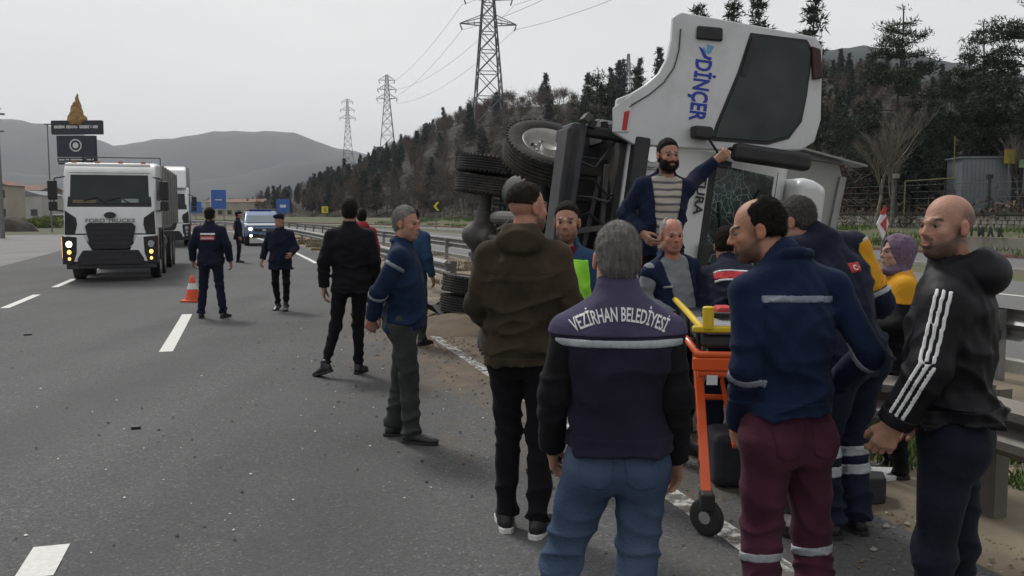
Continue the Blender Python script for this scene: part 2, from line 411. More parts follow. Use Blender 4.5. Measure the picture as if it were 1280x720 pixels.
def person(label,loc,yaw,H=1.75,h=.009,J=None,jacket=None,trousers=None,shoes=None,hair=None,beard=0,head=(0,0,0),skin=(.36,.20,.14),
           wide=1.0,belly=0.0,group=None,extras=None,cap=None,cat='person',eyes=True,hands=None,fat=0.0,curl=.55,tw=0,sole=None,nose=1.0,scarf=None,sleeve=None,glove=None,bh=None,hscale=1.0):
    R0=thing('person',label,cat,loc,RAD(yaw),group); sc=H/1.75; J=J or {}; bh=bh or h
    A=lambda n,d: np.array(J.get(n,d),float)*sc
    pel=A('pel',(0,0,.95)); nk=A('nk',(0,-.005,1.475)); 
    T=fr(nk-pel,rotz(tw)@np.array([1,0,0])); TP=fr(nk-pel,(1,0,0))
    HM=rotz(head[0])@rotx(head[1])@roty(head[2]); hc=nk+T[:,2]*.045*sc+HM@np.array([0,.035,.105])*sc if 'hc' not in J else A('hc',0)
    w=wide
    sh={1:nk+T@np.array([.168*w,0,-.088])*sc,-1:nk+T@np.array([-.168*w,0,-.088])*sc}
    if 'Rs' in J: sh[1]=A('Rs',0)
    if 'Ls' in J: sh[-1]=A('Ls',0)
    el={1:A('Re',(.225*w,-.045,1.135)),-1:A('Le',(-.225*w,-.045,1.135))}
    wr={1:A('Rw',(.25*w,.035,.885)),-1:A('Lw',(-.25*w,.035,.885))}
    hp={1:pel+TP@np.array([.09*w,0,-.03])*sc,-1:pel+TP@np.array([-.09*w,0,-.03])*sc}
    kn={1:A('Rk',(.115,.02,.50)),-1:A('Lk',(-.115,.02,.50))}
    an={1:A('Ra',(.125,-.03,.085)),-1:A('La',(-.125,-.03,.085))}
    ft={1:nrm(J.get('Rf',(.25,1,0))),-1:nrm(J.get('Lf',(-.25,1,0)))}
    allp=np.array([pel,nk,hc]+[d[s] for d in (sh,el,wr,hp,kn,an) for s in (1,-1)])
    # --- body: one continuous surface ---
    lo=allp.min(0)-[.14,.16,.12]; hi=allp.max(0)+[.14,.17,.17]; lo[2]=max(lo[2],.02) if 'low' not in J else lo[2]
    for s in (1,-1):
        d=nrm(wr[s]-el[s]); e=wr[s]+d*.2; lo=np.minimum(lo,e-.03); hi=np.maximum(hi,e+.03)
    v=Vol(lo,hi,bh); g=sc*hscale
    v.table(pel,T,[(-.06,0,0,.10,.07),(.1,0,0,.11,.07),(.3,0,0,.12,.08),(.45,0,0,.13,.06),(.52,0,0,.05,.05)],.03)
    hb=hc+HM@np.array([0,-.022,-.05])*sc
    v.cone(nk-T[:,2]*.04*sc,hb,.064*sc*(1+fat*4),.055*sc*(1+fat*6),.03)
    for s in (1,-1):
        v.cone(nk-T[:,2]*.05*sc,sh[s],.04*sc,.045*sc,.03)
        v.cone(sh[s],el[s],.040*sc,.034*sc,.02); v.cone(el[s],wr[s],.034*sc,.025*sc,.02)
        v.cone(hp[s],kn[s],.06*sc,.042*sc,.03); v.cone(kn[s],an[s],.042*sc,.03*sc,.02)
        v.cone(an[s],an[s]+ft[s]*.06*sc-[0,0,.035*sc],.028*sc,.018*sc,.01)
        ho=(hands or {}).get(s,{})
        if not (glove and s in glove): hand(v,wr[s],ho.get('d',wr[s]-el[s]),ho.get('palm',(-s,0,0)),s,sc,ho.get('curl',curl))
    head_sdf(v,hc,HM,g,bh,fat=fat,nose=nose)
    MI=HM.T; sk=np.array(skin)
    def tint(V):
        q=((V-hc)@HM)/g; x,y,z=q[:,0],q[:,1],q[:,2]
        c=np.tile(sk,(len(V),1)); n=.5+.5*wob(x,y,z,90,3)
        def mixc(m,col): nonlocal c; m=np.clip(m,0,1)[:,None]; c=c*(1-m)+np.array(col)*m
        isH=(np.abs(x)<.11)&(z>-.14)&(z<.15)&(np.abs(y)<.14)
        S_=lambda a: np.clip(a,0,1)
        mixc(isH*S_((y-.03)/.04)*S_((.035-np.abs(np.abs(x)-.04))/.03)*S_((.01-z)/.02)*S_((z+.055)/.02)*.35,sk*[1.12,.8,.75])   # ruddy cheeks
        mixc(isH*S_((y-.09)/.01)*S_((.02-np.abs(x))/.01)*S_((.0-z)/.02)*S_((z+.05)/.01)*.4,sk*[1.15,.82,.78])
        mixc(isH*S_((np.abs(x)-.076)/.006)*S_((z+.05)/.02)*S_((.05-z)/.02)*.5,sk*[1.1,.72,.68])
        if beard or hair in ('stubble','bald'):
            jaw=S_((-.050+(.075-y)*.50-z)/.024+.25*(n-.5))*S_((y+.012)/.02)*isH; must=S_((.030-np.abs(x))/.006)*S_((-.043-z)/.004)*S_((y-.05)/.01)*isH
            side=S_((np.abs(x)-.052)/.012)*S_((.03-z)/.03)*S_((y-.0)/.012)*S_((.04-y)/.02)*isH
            m=np.maximum(np.maximum(jaw,must),side*.45)*(.75+.25*n)
            lip=((x/.021)**2+((z+.067)/.0095)**2<1)&(y>.08)
            mixc(m*abs(beard)*(~lip),(.02,.016,.014) if beard>0 else (.16,.14,.13))
        if hair in ('stubble',):
            m=S_((.02-y)/.03)*S_((z+.075)/.02)*S_((.088-z)/.04)*isH*(~((np.abs(x)>.077)&(z<.035)))
            mixc(m*.62,(.03,.026,.024))
        if bh<.011:
            bro=np.exp(-((z-.0245-.10*(np.abs(x)-.03)**1*(-1))/.0050)**2)*S_((np.abs(x)-.010)/.004)*S_((.048-np.abs(x))/.004)*(y>.06)
            mixc(np.minimum(1,bro*1.5)*.95,(.02,.016,.013) if beard>=0 else (.14,.12,.11))
            lp=((x/.021)**2+((z+.067)/.0105)**2<1)&(y>.08); mixc(lp*.65,sk*[.72,.42,.40])
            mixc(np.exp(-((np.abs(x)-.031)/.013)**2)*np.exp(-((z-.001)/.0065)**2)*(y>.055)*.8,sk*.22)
        else:
            ey=((np.abs(np.abs(x)-.031)<.014)&(np.abs(z-.008)<.012)&(y>.05)); mixc(ey*.7,(.05,.03,.025))
        return c
    body=sdf_obj('body',v,M_SKIN,R0,tint=tint); thin(body,.36,lambda V:np.clip(1.0*(np.linalg.norm(V-hc,axis=1)<.20)+1.0*(np.minimum(np.linalg.norm(V-(wr[1]+nrm(wr[1]-el[1])*.09),axis=1),np.linalg.norm(V-(wr[-1]+nrm(wr[-1]-el[-1])*.09),axis=1))<.12),0,1))
    if eyes and bh<.009:
        for s in (1,-1):
            e=MB(); cc=hc+HM@np.array([s*.031,.0752,.0005])*g; fw=HM@np.array([0,1,0])
            me=bpy.data.meshes.new('eye'); bm=bmesh.new(); bmesh.ops.create_uvsphere(bm,u_segments=16,v_segments=12,radius=.0120*g)
            for f in bm.faces:
                f.smooth=True; f.material_index=1 if f.calc_center_median().z>.0082*g else 0
            q=Vector(HM@np.array([0.12,1,-.02])).to_track_quat('Z','Y')
            bmesh.ops.transform(bm,matrix=Matrix.Translation(Vector(cc))@q.to_matrix().to_4x4(),verts=bm.verts); bm.to_mesh(me); bm.free()
            me.materials.append(M_EYEW); me.materials.append(M_IRIS); link('eye',me,R0)
    # --- jacket ---
    Rt={}
    if jacket:
        j=jacket; hem=j.get('hem',-.13); tk=j.get('thick',0.0)
        wA=.172*w; 
        rows=[(hem,0,-.005,wA*.98+j.get('flare',.0)+tk,.140+tk+belly*.5),(max(-.02,hem+.01),0,-.002+belly*.3,wA*.96+tk+belly*.3,.134+tk+belly),(.12,0,.01+belly*.4,wA*.93+tk+belly*.3,.118+tk+belly),(.28,0,.0,wA*1.02+tk,.122+tk+belly*.3),
              (.38,0,-.005,wA*1.03+tk,.115+tk),(.45,0,-.005,wA*.80+tk*.6,.092+tk),(.52,0,-.005,.085,.075),(.56,0,.0,.055,.05)]
        rows=[tuple(q*sc for q in r) for r in rows]
        lo=np.minimum.reduce([allp[k] for k in range(9)])-.17; hi=np.maximum.reduce([allp[k] for k in range(9)])+.15
        sl_sep=sleeve is not None; seed=int(abs(loc[0]*77+loc[1]*13))%97
        def mk(parts,hh):
            v=Vol(lo,hi,hh)
            if 't' in parts:
                fa=j.get('fold',.009)
                def tf(a,b,c): return -1.5*fa*((1-np.abs(wob(a*.7,b*.7,c*1.3,17,seed)))**3-.35)*(.5+.9*np.clip(1-c/.35,0,1))+ .45*fa*wob(a,b,c,48,seed+5)+.5*fa*wob(a,b,c,9,seed+9) + j.get('quilt',0)*(np.abs(np.sin(c*pi/.055))**.5-.6)
                v.table(pel,T,rows,.02,2.25,tf)
            if 's' in parts:
                sr=j.get('sr',.060)+tk*.6
                for s in (1,-1):
                    if 't' in parts: v.cone(nk+T@np.array([s*.045,0,-.042])*sc,sh[s],.057*sc+tk*.5,(sr-.001)*sc,.04)
                    v.cone(sh[s],el[s],(sr)*sc,sr*.90*sc,.03,fold=(.007,34,seed+s,.85))
                    v.cone(el[s],wr[s]-nrm(wr[s]-el[s])*.0,sr*.93*sc,sr*.75*sc,.02,fold=(.009,38,seed+3*s,.15 if j.get('cuff',1) else .8))
                    d=nrm(wr[s]-el[s]); x,y,z=None,None,None
                    # cut the sleeve at the wrist
                    q=v.sl(wr[s]-.10,wr[s]+.10); X,Y,Z=v.P(q); pl=(X-wr[s][0])*d[0]+(Y-wr[s][1])*d[1]+(Z-wr[s][2])*d[2]
                    rr=np.sqrt((X-wr[s][0])**2+(Y-wr[s][1])**2+(Z-wr[s][2])**2)-.09
                    cutm=np.maximum(pl+.005,rr); v.f[q]=np.where(rr<0,np.maximum(v.f[q],pl+.005),v.f[q])
                    v.cone(wr[s]-d*.03,wr[s]+d*.02,.033*sc,.033*sc,.0,op='s')
            elif sl_sep:
                for s in (1,-1): v.cone(nk+T@np.array([s*.045,0,-.040])*sc,sh[s]+T@np.array([s*.010,0,-.012])*sc,.068*sc,(j.get('sr',.060)+.013)*sc,.04)
            if 't' in parts:
                u=T[:,2]
                col=j.get('collar','band'); nd=nrm(hb-nk)
                if col in('band','stand','hood'):
                    top=.055 if col=='stand' else .035
                    v.cone(nk-u*.03*sc,nk+nd*top*sc-[0,.0,0],.082*sc,.072*sc,.02)
                    v.cone(nk+nd*(top-.02)*sc,nk+nd*.12*sc,.060*sc,.066*sc,.004,op='s')
                    v.put(lambda x,y,z:-((x-nk[0])*nd[0]+(y-nk[1])*nd[1]+(z-nk[2])*nd[2]-(top)*sc),nk+nd*top*sc-.09,nk+nd*.14*sc+.09,0,'s') if False else None
                if col=='hood':
                    B=T[:,1]; Rr=T[:,0]
                    v.ell(nk-B*.105*sc-u*.005*sc,(.125*sc,.075*sc,.075*sc),.012,T@rotx(-20))
                    for s in (1,-1): v.cone(nk-B*.09*sc+Rr*s*.06*sc+u*.035*sc,nk+B*.045*sc+Rr*s*.075*sc-u*.01*sc,.042*sc,.026*sc,.012)
                    v.cone(nk-B*.10*sc-Rr*.055*sc+u*.045*sc,nk-B*.10*sc+Rr*.055*sc+u*.045*sc,.035*sc,.035*sc,.012)
                    v.cone(nk-B*.075*sc-u*.01*sc,nk-B*.02*sc+u*.14*sc,.045*sc,.060*sc,.01,op='s')
                if col=='fold':
                    v.cone(nk-u*.02*sc,nk+nd*.03*sc,.078*sc,.072*sc,.02); 
                    cp=[(-.072,.055,-.045),(-.074,-.01,-.005),(-.045,-.062,.022),(0,-.078,.026),(.045,-.062,.022),(.074,-.01,-.005),(.072,.055,-.045)]
                    for a_,b_ in zip(cp[:-1],cp[1:]): v.cone(nk+T@np.array(a_)*sc,nk+T@np.array(b_)*sc,.018*sc,.018*sc,.008)
                    v.cone(nk+nd*.01*sc,nk+nd*.12*sc,.060*sc,.066*sc,.004,op='s')
                # open hem
                hz=(hem+.02)*sc
                v.table(pel,T,[((hem-.03)*sc,0,0,rows[0][3]-.02,rows[0][4]-.02),(hz,0,0,rows[0][3]-.02,rows[0][4]-.02)],0,2.3,op='s')
            return v
        jv=mk('t' if sl_sep else 'ts',h)
        if j.get('open'):   # open front showing the shirt
            ow=j['open']; q=(slice(None),)*3; x,y,z=jv.P()
            a=(x-pel[0])*T[0,0]+(y-pel[1])*T[1,0]+(z-pel[2])*T[2,0]; b=(x-pel[0])*T[0,1]+(y-pel[1])*T[1,1]+(z-pel[2])*T[2,1]
            c=(x-pel[0])*T[0,2]+(y-pel[1])*T[1,2]+(z-pel[2])*T[2,2]
            full=jv.f.copy()
            jv.f=np.maximum(jv.f,-np.maximum(np.abs(a)-(ow+.05*np.clip((c-.1)/.4,-1,1)),-b+.02))
            inner=np.maximum(full+.012,-b-.05)
            vv=Vol(lo,hi,h); vv.f=inner; sdf_obj('shirt',vv,j['shirt'],R0)
            Rt['shirtf']=inner
        jo=sdf_obj('jacket' if not sl_sep else 'vest',jv,j['mat'],R0); thin(jo,.5)
        Rt['j']=jo; Rt['T']=T; Rt['pel']=pel; Rt['nk']=nk
        if sl_sep:
            sv=mk('s',h); sdf_obj('sleeves',sv,sleeve,R0)
            Rt['sv']=sv
        jall=jv if not sl_sep else None
        X,Y,Z=jv.P()
        def torso(): 
            return [(X-pel[0])*T[0,i]+(Y-pel[1])*T[1,i]+(Z-pel[2])*T[2,i] for i in range(3)]
        def seg(a,b):
            ab=b-a; L2=ab@ab; t=((X-a[0])*ab[0]+(Y-a[1])*ab[1]+(Z-a[2])*ab[2])/L2; tc=np.clip(t,0,1)
            return t,math.sqrt(L2),np.sqrt((X-a[0]-tc*ab[0])**2+(Y-a[1]-tc*ab[1])**2+(Z-a[2]-tc*ab[2])**2),tc
        for bd in (extras or []):
            k=bd[0]
            if k in('leg','pocket','tseam'): continue
            base=jv.f; off=.004
            if k=='band':   # torso band  (kind, name, mat, c0, width, halfspan)
                a,b,c=torso(); reg=np.maximum(np.abs(c-bd[3]*sc)-bd[4]*sc/2,np.abs(a)-bd[5]*sc)
                if len(bd)>6: reg=np.maximum(reg,b*bd[6])
            elif k=='yoke':
                a,b,c=torso(); reg=bd[3]*sc-c
                if len(bd)>4: reg=np.maximum(reg,np.abs(a)-bd[4]*sc)
            elif k=='arm':  # (kind,name,mat,side,segment,t0,width)
                s=bd[3]; t,L,dd,_=seg(*((sh[s],el[s]) if bd[4]==0 else (el[s],wr[s]))); reg=np.maximum(np.abs(t-bd[5])*L-bd[6]*sc/2,dd-.085*sc)
                if sl_sep: base=sv.f
            elif k=='armcover': # colour block on a sleeve between t0,t1
                s=bd[3]; t,L,dd,_=seg(sh[s],el[s]); reg=np.maximum(np.maximum(bd[4]-t,t-bd[5])*L,dd-.09*sc); off=.003
            elif k=='stripes':
                s=bd[3]; a,b,c=torso(); outw=T[:,0]*s; reg=np.full(jv.f.shape,1.,np.float32)
                for (p,q_) in ((sh[s],el[s]),(el[s],wr[s])):
                    t,L,dd,tc=seg(p,q_); ab=nrm(q_-p); lat=nrm(np.cross(ab,outw)); ou=np.cross(lat,ab)*1.0
                    if ou@outw<0: ou=-ou
                    ph=bd[4]; l2=lat*cos(ph)+ou*sin(ph); o2=ou*cos(ph)-lat*sin(ph)
                    ll=(X-p[0])*l2[0]+(Y-p[1])*l2[1]+(Z-p[2])*l2[2]; oo=(X-p[0])*o2[0]+(Y-p[1])*o2[1]+(Z-p[2])*o2[2]
                    st=np.minimum(np.minimum(np.abs(ll),np.abs(ll-.021)),np.abs(ll+.021))-.0066
                    reg=np.minimum(reg,np.maximum(np.maximum(st,-oo),np.maximum(np.maximum(-t-.12,t-.97)*L,dd-.1)))
                off=.0035
            elif k=='patch': # (kind,name,mat,(a,c),half w,half h,facing sign) flat badge
                a,b,c=torso(); reg=np.maximum(np.maximum(np.abs(a-bd[3][0]*sc)-bd[4],np.abs(c-bd[3][1]*sc)-bd[5]),-b*bd[6])
            elif k=='round':
                a,b,c=torso(); reg=np.maximum(np.sqrt((a-bd[3][0]*sc)**2+(c-bd[3][1]*sc)**2)-bd[4],-b*bd[6]); off=bd[7] if len(bd)>7 else .004
            elif k=='front': # vertical panel a in [a0,a1]
                a,b,c=torso(); reg=np.maximum(np.maximum(np.maximum(bd[3]-a,a-bd[4]),-b*bd[5]),np.maximum(bd[6]-c,c-bd[7])); off=.003
            elif k=='seam':  # narrow welt across the back or down the middle: (kind,name,mat,axis,pos,lo,hi,facing)
                a,b,c=torso(); q1,q2=(a,c) if bd[3]=='v' else (c,a); reg=np.maximum(np.maximum(np.abs(q1-bd[4]*sc-(.03*q2*q2*4 if bd[3]=='h' else 0))-.0045,np.maximum(bd[5]*sc-q2,q2-bd[6]*sc)),-b*bd[7]); off=.0035
            elif k=='hemband':
                a,b,c=torso(); reg=np.maximum(c-(hem+.050)*sc,np.abs(a)-.2); off=.006
            elif k=='cuff':
                s=bd[3]; t,L,dd,_=seg(el[s],wr[s]); reg=np.maximum((.80-t)*L,dd-.075*sc); off=.005; base=sv.f if sl_sep else jv.f
            nf=np.maximum(np.maximum(base-off,reg),-(base+max(.010,h*1.3)))
            vv=Vol(lo,hi,h); vv.f=nf.astype(np.float32); sdf_obj(bd[1],vv,bd[2],R0)
    # --- trousers ---
    if trousers:
        t=trousers; allq=np.array([pel]+[d[s] for d in (hp,kn,an) for s in (1,-1)]); lo=allq.min(0)-.17; hi=allq.max(0)+.16; 
        v=Vol(lo,hi,h); seed=int(abs(loc[0]*37+loc[1]*53))%89; lw=t.get('w',1.0)*sc
        v.table(pel,TP,[(-.16*sc,0,0,.10*w*sc,.09*sc),(-.08*sc,0,-.005,.168*w*sc,.118*sc),(.0,0,0,.158*w*sc,.112*sc+belly*.6),(.10*sc,0,0,.150*w*sc,.10*sc+belly)],.03,2.2,lambda a,b,c:-.009*((1-np.abs(wob(a,b,c*1.2,20,seed)))**3-.35))
        for s in (1,-1):
            u=TP[:,0]*s*.012*sc
            v.cone(hp[s]-TP[:,2]*.04*sc+u*0,kn[s],.094*lw,.068*lw,.035,fold=(.011,26,seed+s,.95))
            v.ell(hp[s]-TP[:,1]*.035*sc-TP[:,2]*.06*sc,(.085*sc,.09*sc,.10*sc),.04)
            v.cone(kn[s],an[s]+[0,0,.0],.068*lw,t.get('cuff',.056)*lw,.03,fold=(.016,36,seed+4*s,t.get('bunch',.95)))
            if t.get('split',1): pass
        zc=min(an[1][2],an[-1][2])-.03; x,y,z=v.P()
        for s in (1,-1):
            d=nrm(an[s]-kn[s]); q=v.sl(an[s]-.13,an[s]+.13); X,Y,Z=v.P(q); e=an[s]+d*t.get('len',.015)
            v.f[q]=np.maximum(v.f[q],(X-e[0])*d[0]+(Y-e[1])*d[1]+(Z-e[2])*d[2])
        thin(sdf_obj('trousers',v,t['mat'],R0),.5)
        X,Y,Z=v.P()
        for bd in (extras or []):
            if bd[0] in('pocket','tseam','beltband'):
                if bd[0]=='tseam': continue
                a=(X-pel[0])*TP[0,0]+(Y-pel[1])*TP[1,0]+(Z-pel[2])*TP[2,0]; b_=(X-pel[0])*TP[0,1]+(Y-pel[1])*TP[1,1]+(Z-pel[2])*TP[2,1]; c=(X-pel[0])*TP[0,2]+(Y-pel[1])*TP[1,2]+(Z-pel[2])*TP[2,2]
                if bd[0]=='pocket': reg=np.maximum(np.maximum(np.abs(a-bd[3])-.055-.15*(c-bd[4]),np.abs(c-bd[4])-.065+.5*np.maximum(0,np.abs(a-bd[3])-.02)*(c<bd[4])),b_)
                nf=np.maximum(np.maximum(v.f-.004,reg),-(v.f+.010)); vv=Vol(lo,hi,h); vv.f=nf.astype(np.float32); sdf_obj(bd[1],vv,bd[2],R0); continue
            if bd[0]!='leg': continue
            s=bd[3]; a,b=kn[s],an[s]; ab=b-a; L=np.linalg.norm(ab); tt=((X-a[0])*ab[0]+(Y-a[1])*ab[1]+(Z-a[2])*ab[2])/L/L; tc=np.clip(tt,-.5,1)
            dd=np.sqrt((X-a[0]-tc*ab[0])**2+(Y-a[1]-tc*ab[1])**2+(Z-a[2]-tc*ab[2])**2)
            nf=np.maximum(np.maximum(v.f-.004,np.maximum(np.abs(tt-bd[4])*L-bd[5]/2,dd-.13)),-(v.f+max(.010,h*1.3))); vv=Vol(lo,hi,h); vv.f=nf.astype(np.float32); sdf_obj(bd[1],vv,bd[2],R0)
    # --- shoes ---
    if shoes is not None:
        for s in (1,-1):
            f=ft[s]; f=nrm([f[0],f[1],f[2]]); a=an[s]; n=nrm(np.cross(np.cross(f,[0,0,1]),f)); base=a-n*.075*sc
            sd_=nrm(np.cross(f,n)); lo=np.minimum(base-f*.1,base+f*.26)-.09; hi=np.maximum(base-f*.1,base+f*.26)+.17
            M=np.stack([sd_,f,n],1)
            v=Vol(lo,hi,min(h,.010) if h<.02 else .012)
            v.table(base+f*.06*sc,np.stack([sd_,n*-1,f],1),[(-.125*sc,0,-.02*sc,.020*sc,.030*sc),(-.10*sc,0,-.030*sc,.033*sc,.042*sc),(-.03*sc,0,-.035*sc,.034*sc,.05*sc),(.05*sc,0,-.022*sc,.044*sc,.034*sc),(.12*sc,0,-.016*sc,.040*sc,.026*sc),(.155*sc,0,-.012*sc,.024*sc,.018*sc)],.01,2.3)
            v.cone(base+n*.03*sc,a+n*(.06 if shoes[1]=='boot' else .015)*sc,.042*sc,.045*sc,.03)
            v.cut(base+n*.012*sc,-n)
            sdf_obj('shoe',v,shoes[0],R0)
            m=MB(); pts=[(-.034,-.055),(-.036,.0),(-.034,.06),(-.046,.12),(-.043,.17),(-.025,.205),(0,.215),(.025,.205),(.043,.17),(.046,.12),(.034,.06),(.036,0),(.034,-.055),(.018,-.078),(-.018,-.078)]
            def mp3(hh): return lambda x,y:Vector(base+(sd_*x*1.04+f*(y-.0))*sc+n*hh)
            m.prism(pts,mp3(-.012*sc),mp3(.014*sc)); m.build('sole',sole or M_SOLEB,R0,bevel=.003)
    # --- hair ---
    Wh=lambda p: hc+HM@(np.array(p,float)*g)
    if hair and hair not in('bald','stubble'):
        hm,style=hair; hh=min(max(h*.8,.0045),.008) if h<.014 else .009
        lo=hc-.17*g; hi=hc+.17*g; v=Vol(lo,hi,hh)
        x,y,z=v.P(); q=[(x-hc[0])*HM[0,i]+(y-hc[1])*HM[1,i]+(z-hc[2])*HM[2,i] for i in range(3)]; q=[k/g for k in q]
        tk={'short':.007,'full':.016,'crop':.0045,'balding':.007,'recede':.007,'monk':.007,'nape':.005}[style]
        v.ell(Wh((0,-.018,.040)),np.array((.0765+tk*.35,.0945+tk*.8,.086+tk*1.7))*g,0,HM)
        v.ell(Wh((0,-.046,-.015)),np.array((.064+tk*.3,.058+tk*.3,.066))*g,.03,HM)
        v.f+= (.0026*wob(q[0],q[1],q[2],190,5)+.002*wob(q[0]*1.5,q[1],q[2]*.7,90,8))
        fy={'short':.072,'full':.086,'crop':.080,'balding':.02,'recede':.060,'monk':.03,'nape':.06}[style]; fz={'short':.090,'full':.080,'crop':.080,'balding':.115,'recede':.105,'monk':.11,'nape':.10}[style]
        d1=.80*(q[1]-fy)-.60*(q[2]-fz)+.10*(np.abs(q[0])-.03)+.004*wob(q[0],q[1],q[2],60,31); d2=.55*(q[1]-.022)-.83*(q[2]+.010)
        d1=np.minimum(d1,np.maximum(q[1]-.028,-(q[2]+.03)+0*q[0])+0) if style in('short','full','crop','balding','recede') else d1   # side burns stay
        if style=='nape': d2=np.maximum(d2,.012-q[2]-.25*(q[1]+.05))
        d1=np.maximum(d1,d2); d1=np.maximum(d1,-.075-q[2])
        ed_=np.clip(1+d1/.016,0,1); v.f=v.f+.0075*ed_*g
        v.f=np.maximum(v.f,(d1+.0035*wob(q[0],q[1],q[2],140,33))*g)
        if style=='monk':    # bare crown
            v.f=np.maximum(v.f,(q[2]-.072-.35*(-q[1]-.03)+.006*wob(q[0],q[1],q[2],70,12))*.8)
        if style=='balding': v.f=np.maximum(v.f,-(np.sqrt((q[0]/.066)**2+((q[1]-.045)/.085)**2+((q[2]-.13)/.065)**2)-1)*.06)
        for s in (1,-1): v.ell(Wh((s*.090,-.008,-.012)),np.array((.020,.022,.036))*g,.004,HM,'s')
        ho_=sdf_obj('hair',v,hm,R0)
        if h<.0105: strands('hair_strands',ho_,hm,R0,int(9000*(.0066/h)**2),.011 if style!='full' else .018,.0007,7,HM@np.array([0,-.7,-.7]))
    if beard>=.95:
        v=Vol(hc-.16*g,hc+.16*g,max(h*.75,.0045)); x,y,z=v.P(); q=[((x-hc[0])*HM[0,i]+(y-hc[1])*HM[1,i]+(z-hc[2])*HM[2,i])/g for i in range(3)]
        bk=.006
        v.ell(Wh((0,.022,-.035)),np.array((.062+bk,.074+bk,.082+bk))*g,0,HM); v.ell(Wh((0,.060,-.100)),np.array((.030+bk,.026+bk,.022+bk))*g,.03,HM)
        for s in (1,-1): v.ell(Wh((s*.048,.018,-.070)),np.array((.018+bk,.04+bk,.024+bk))*g,.03,HM)
        v.f+=.0018*wob(q[0],q[1],q[2],150,9)
        reg=np.maximum(q[2]+.045-.35*np.clip(np.abs(q[0])-.03,0,.04)*2.2,-q[1]-.005)
        mouth=np.sqrt((q[0]/.022)**2+((q[2]+.067)/.011)**2)-1
        v.f=np.maximum(np.maximum(v.f,reg*g),-mouth*.012); bo_=sdf_obj('beard',v,hair[0] if isinstance(hair,tuple) else M_HBLK,R0); strands('beard_strands',bo_,M_HBLK,R0,2500,.009,.0006,8,HM@np.array([0,.2,-1]))
    if cap:
        v=Vol(hc-.19*g,hc+.19*g,max(h*.8,.005)); 
        if cap[1]=='beret':
            v.ell(Wh((0,-.015,.062)),np.array((.092,.112,.045))*g,.01,HM@rotx(8)); v.ell(Wh((.015,-.02,.100)),np.array((.098,.115,.032))*g,.03,HM@rotx(6)@roty(10))
            v.cut(Wh((0,0,.045)),-(HM@np.array([0,.12,1])))
        else:
            v.ell(Wh((0,-.016,.055)),np.array((.086,.104,.066))*g,.01,HM); v.cut(Wh((0,0,.045)),-(HM@np.array([0,0,1])))
            pass
        sdf_obj('cap',v,cap[0],R0)
    if scarf:
        v=Vol(hc-.24*g,hc+.22*g,max(h*.8,.006)); x,y,z=v.P()
        v.ell(Wh((0,-.022,.032)),np.array((.094,.115,.103))*g,.01,HM); v.ell(Wh((0,-.03,-.06)),np.array((.088,.085,.09))*g,.04,HM); v.ell(Wh((0,.0,-.13)),np.array((.095,.095,.05))*g,.03,HM)
        v.f+=.006*wob(x,y,z,35,4)+.003*wob(x,y,z,90,6)
        v.ell(Wh((0,.095,-.012)),np.array((.058,.085,.092))*g,.01,HM,'s'); sdf_obj('headscarf',v,scarf,R0)
    if glove:
        for s,gm in glove.items():
            ho=(hands or {}).get(s,{}); v=Vol(wr[s]-.22,wr[s]+.22,max(min(h,.008),.006)); hand(v,wr[s],ho.get('d',wr[s]-el[s]),ho.get('palm',(-s,0,0)),s,sc*1.08,ho.get('curl',curl)); sdf_obj('glove',v,gm,R0)
    Rt.update(root=R0,hc=hc,HM=HM,sh=sh,el=el,wr=wr,kn=kn,an=an)
    return Rt
def back_text(r,txt,size,c0,mt,arc=0,sx=1,bold=0,front=False,a0=0,name='lettering',off=.005):
    T=r['T']; o=r['pel']+T@np.array([a0,0,c0]); s=1 if not front else -1
    return text_wrap(name,txt,size,o,T[:,0]*s,T[:,2],bvh_of(r['j']),mt,r['root'],arc,bold,sx,off)
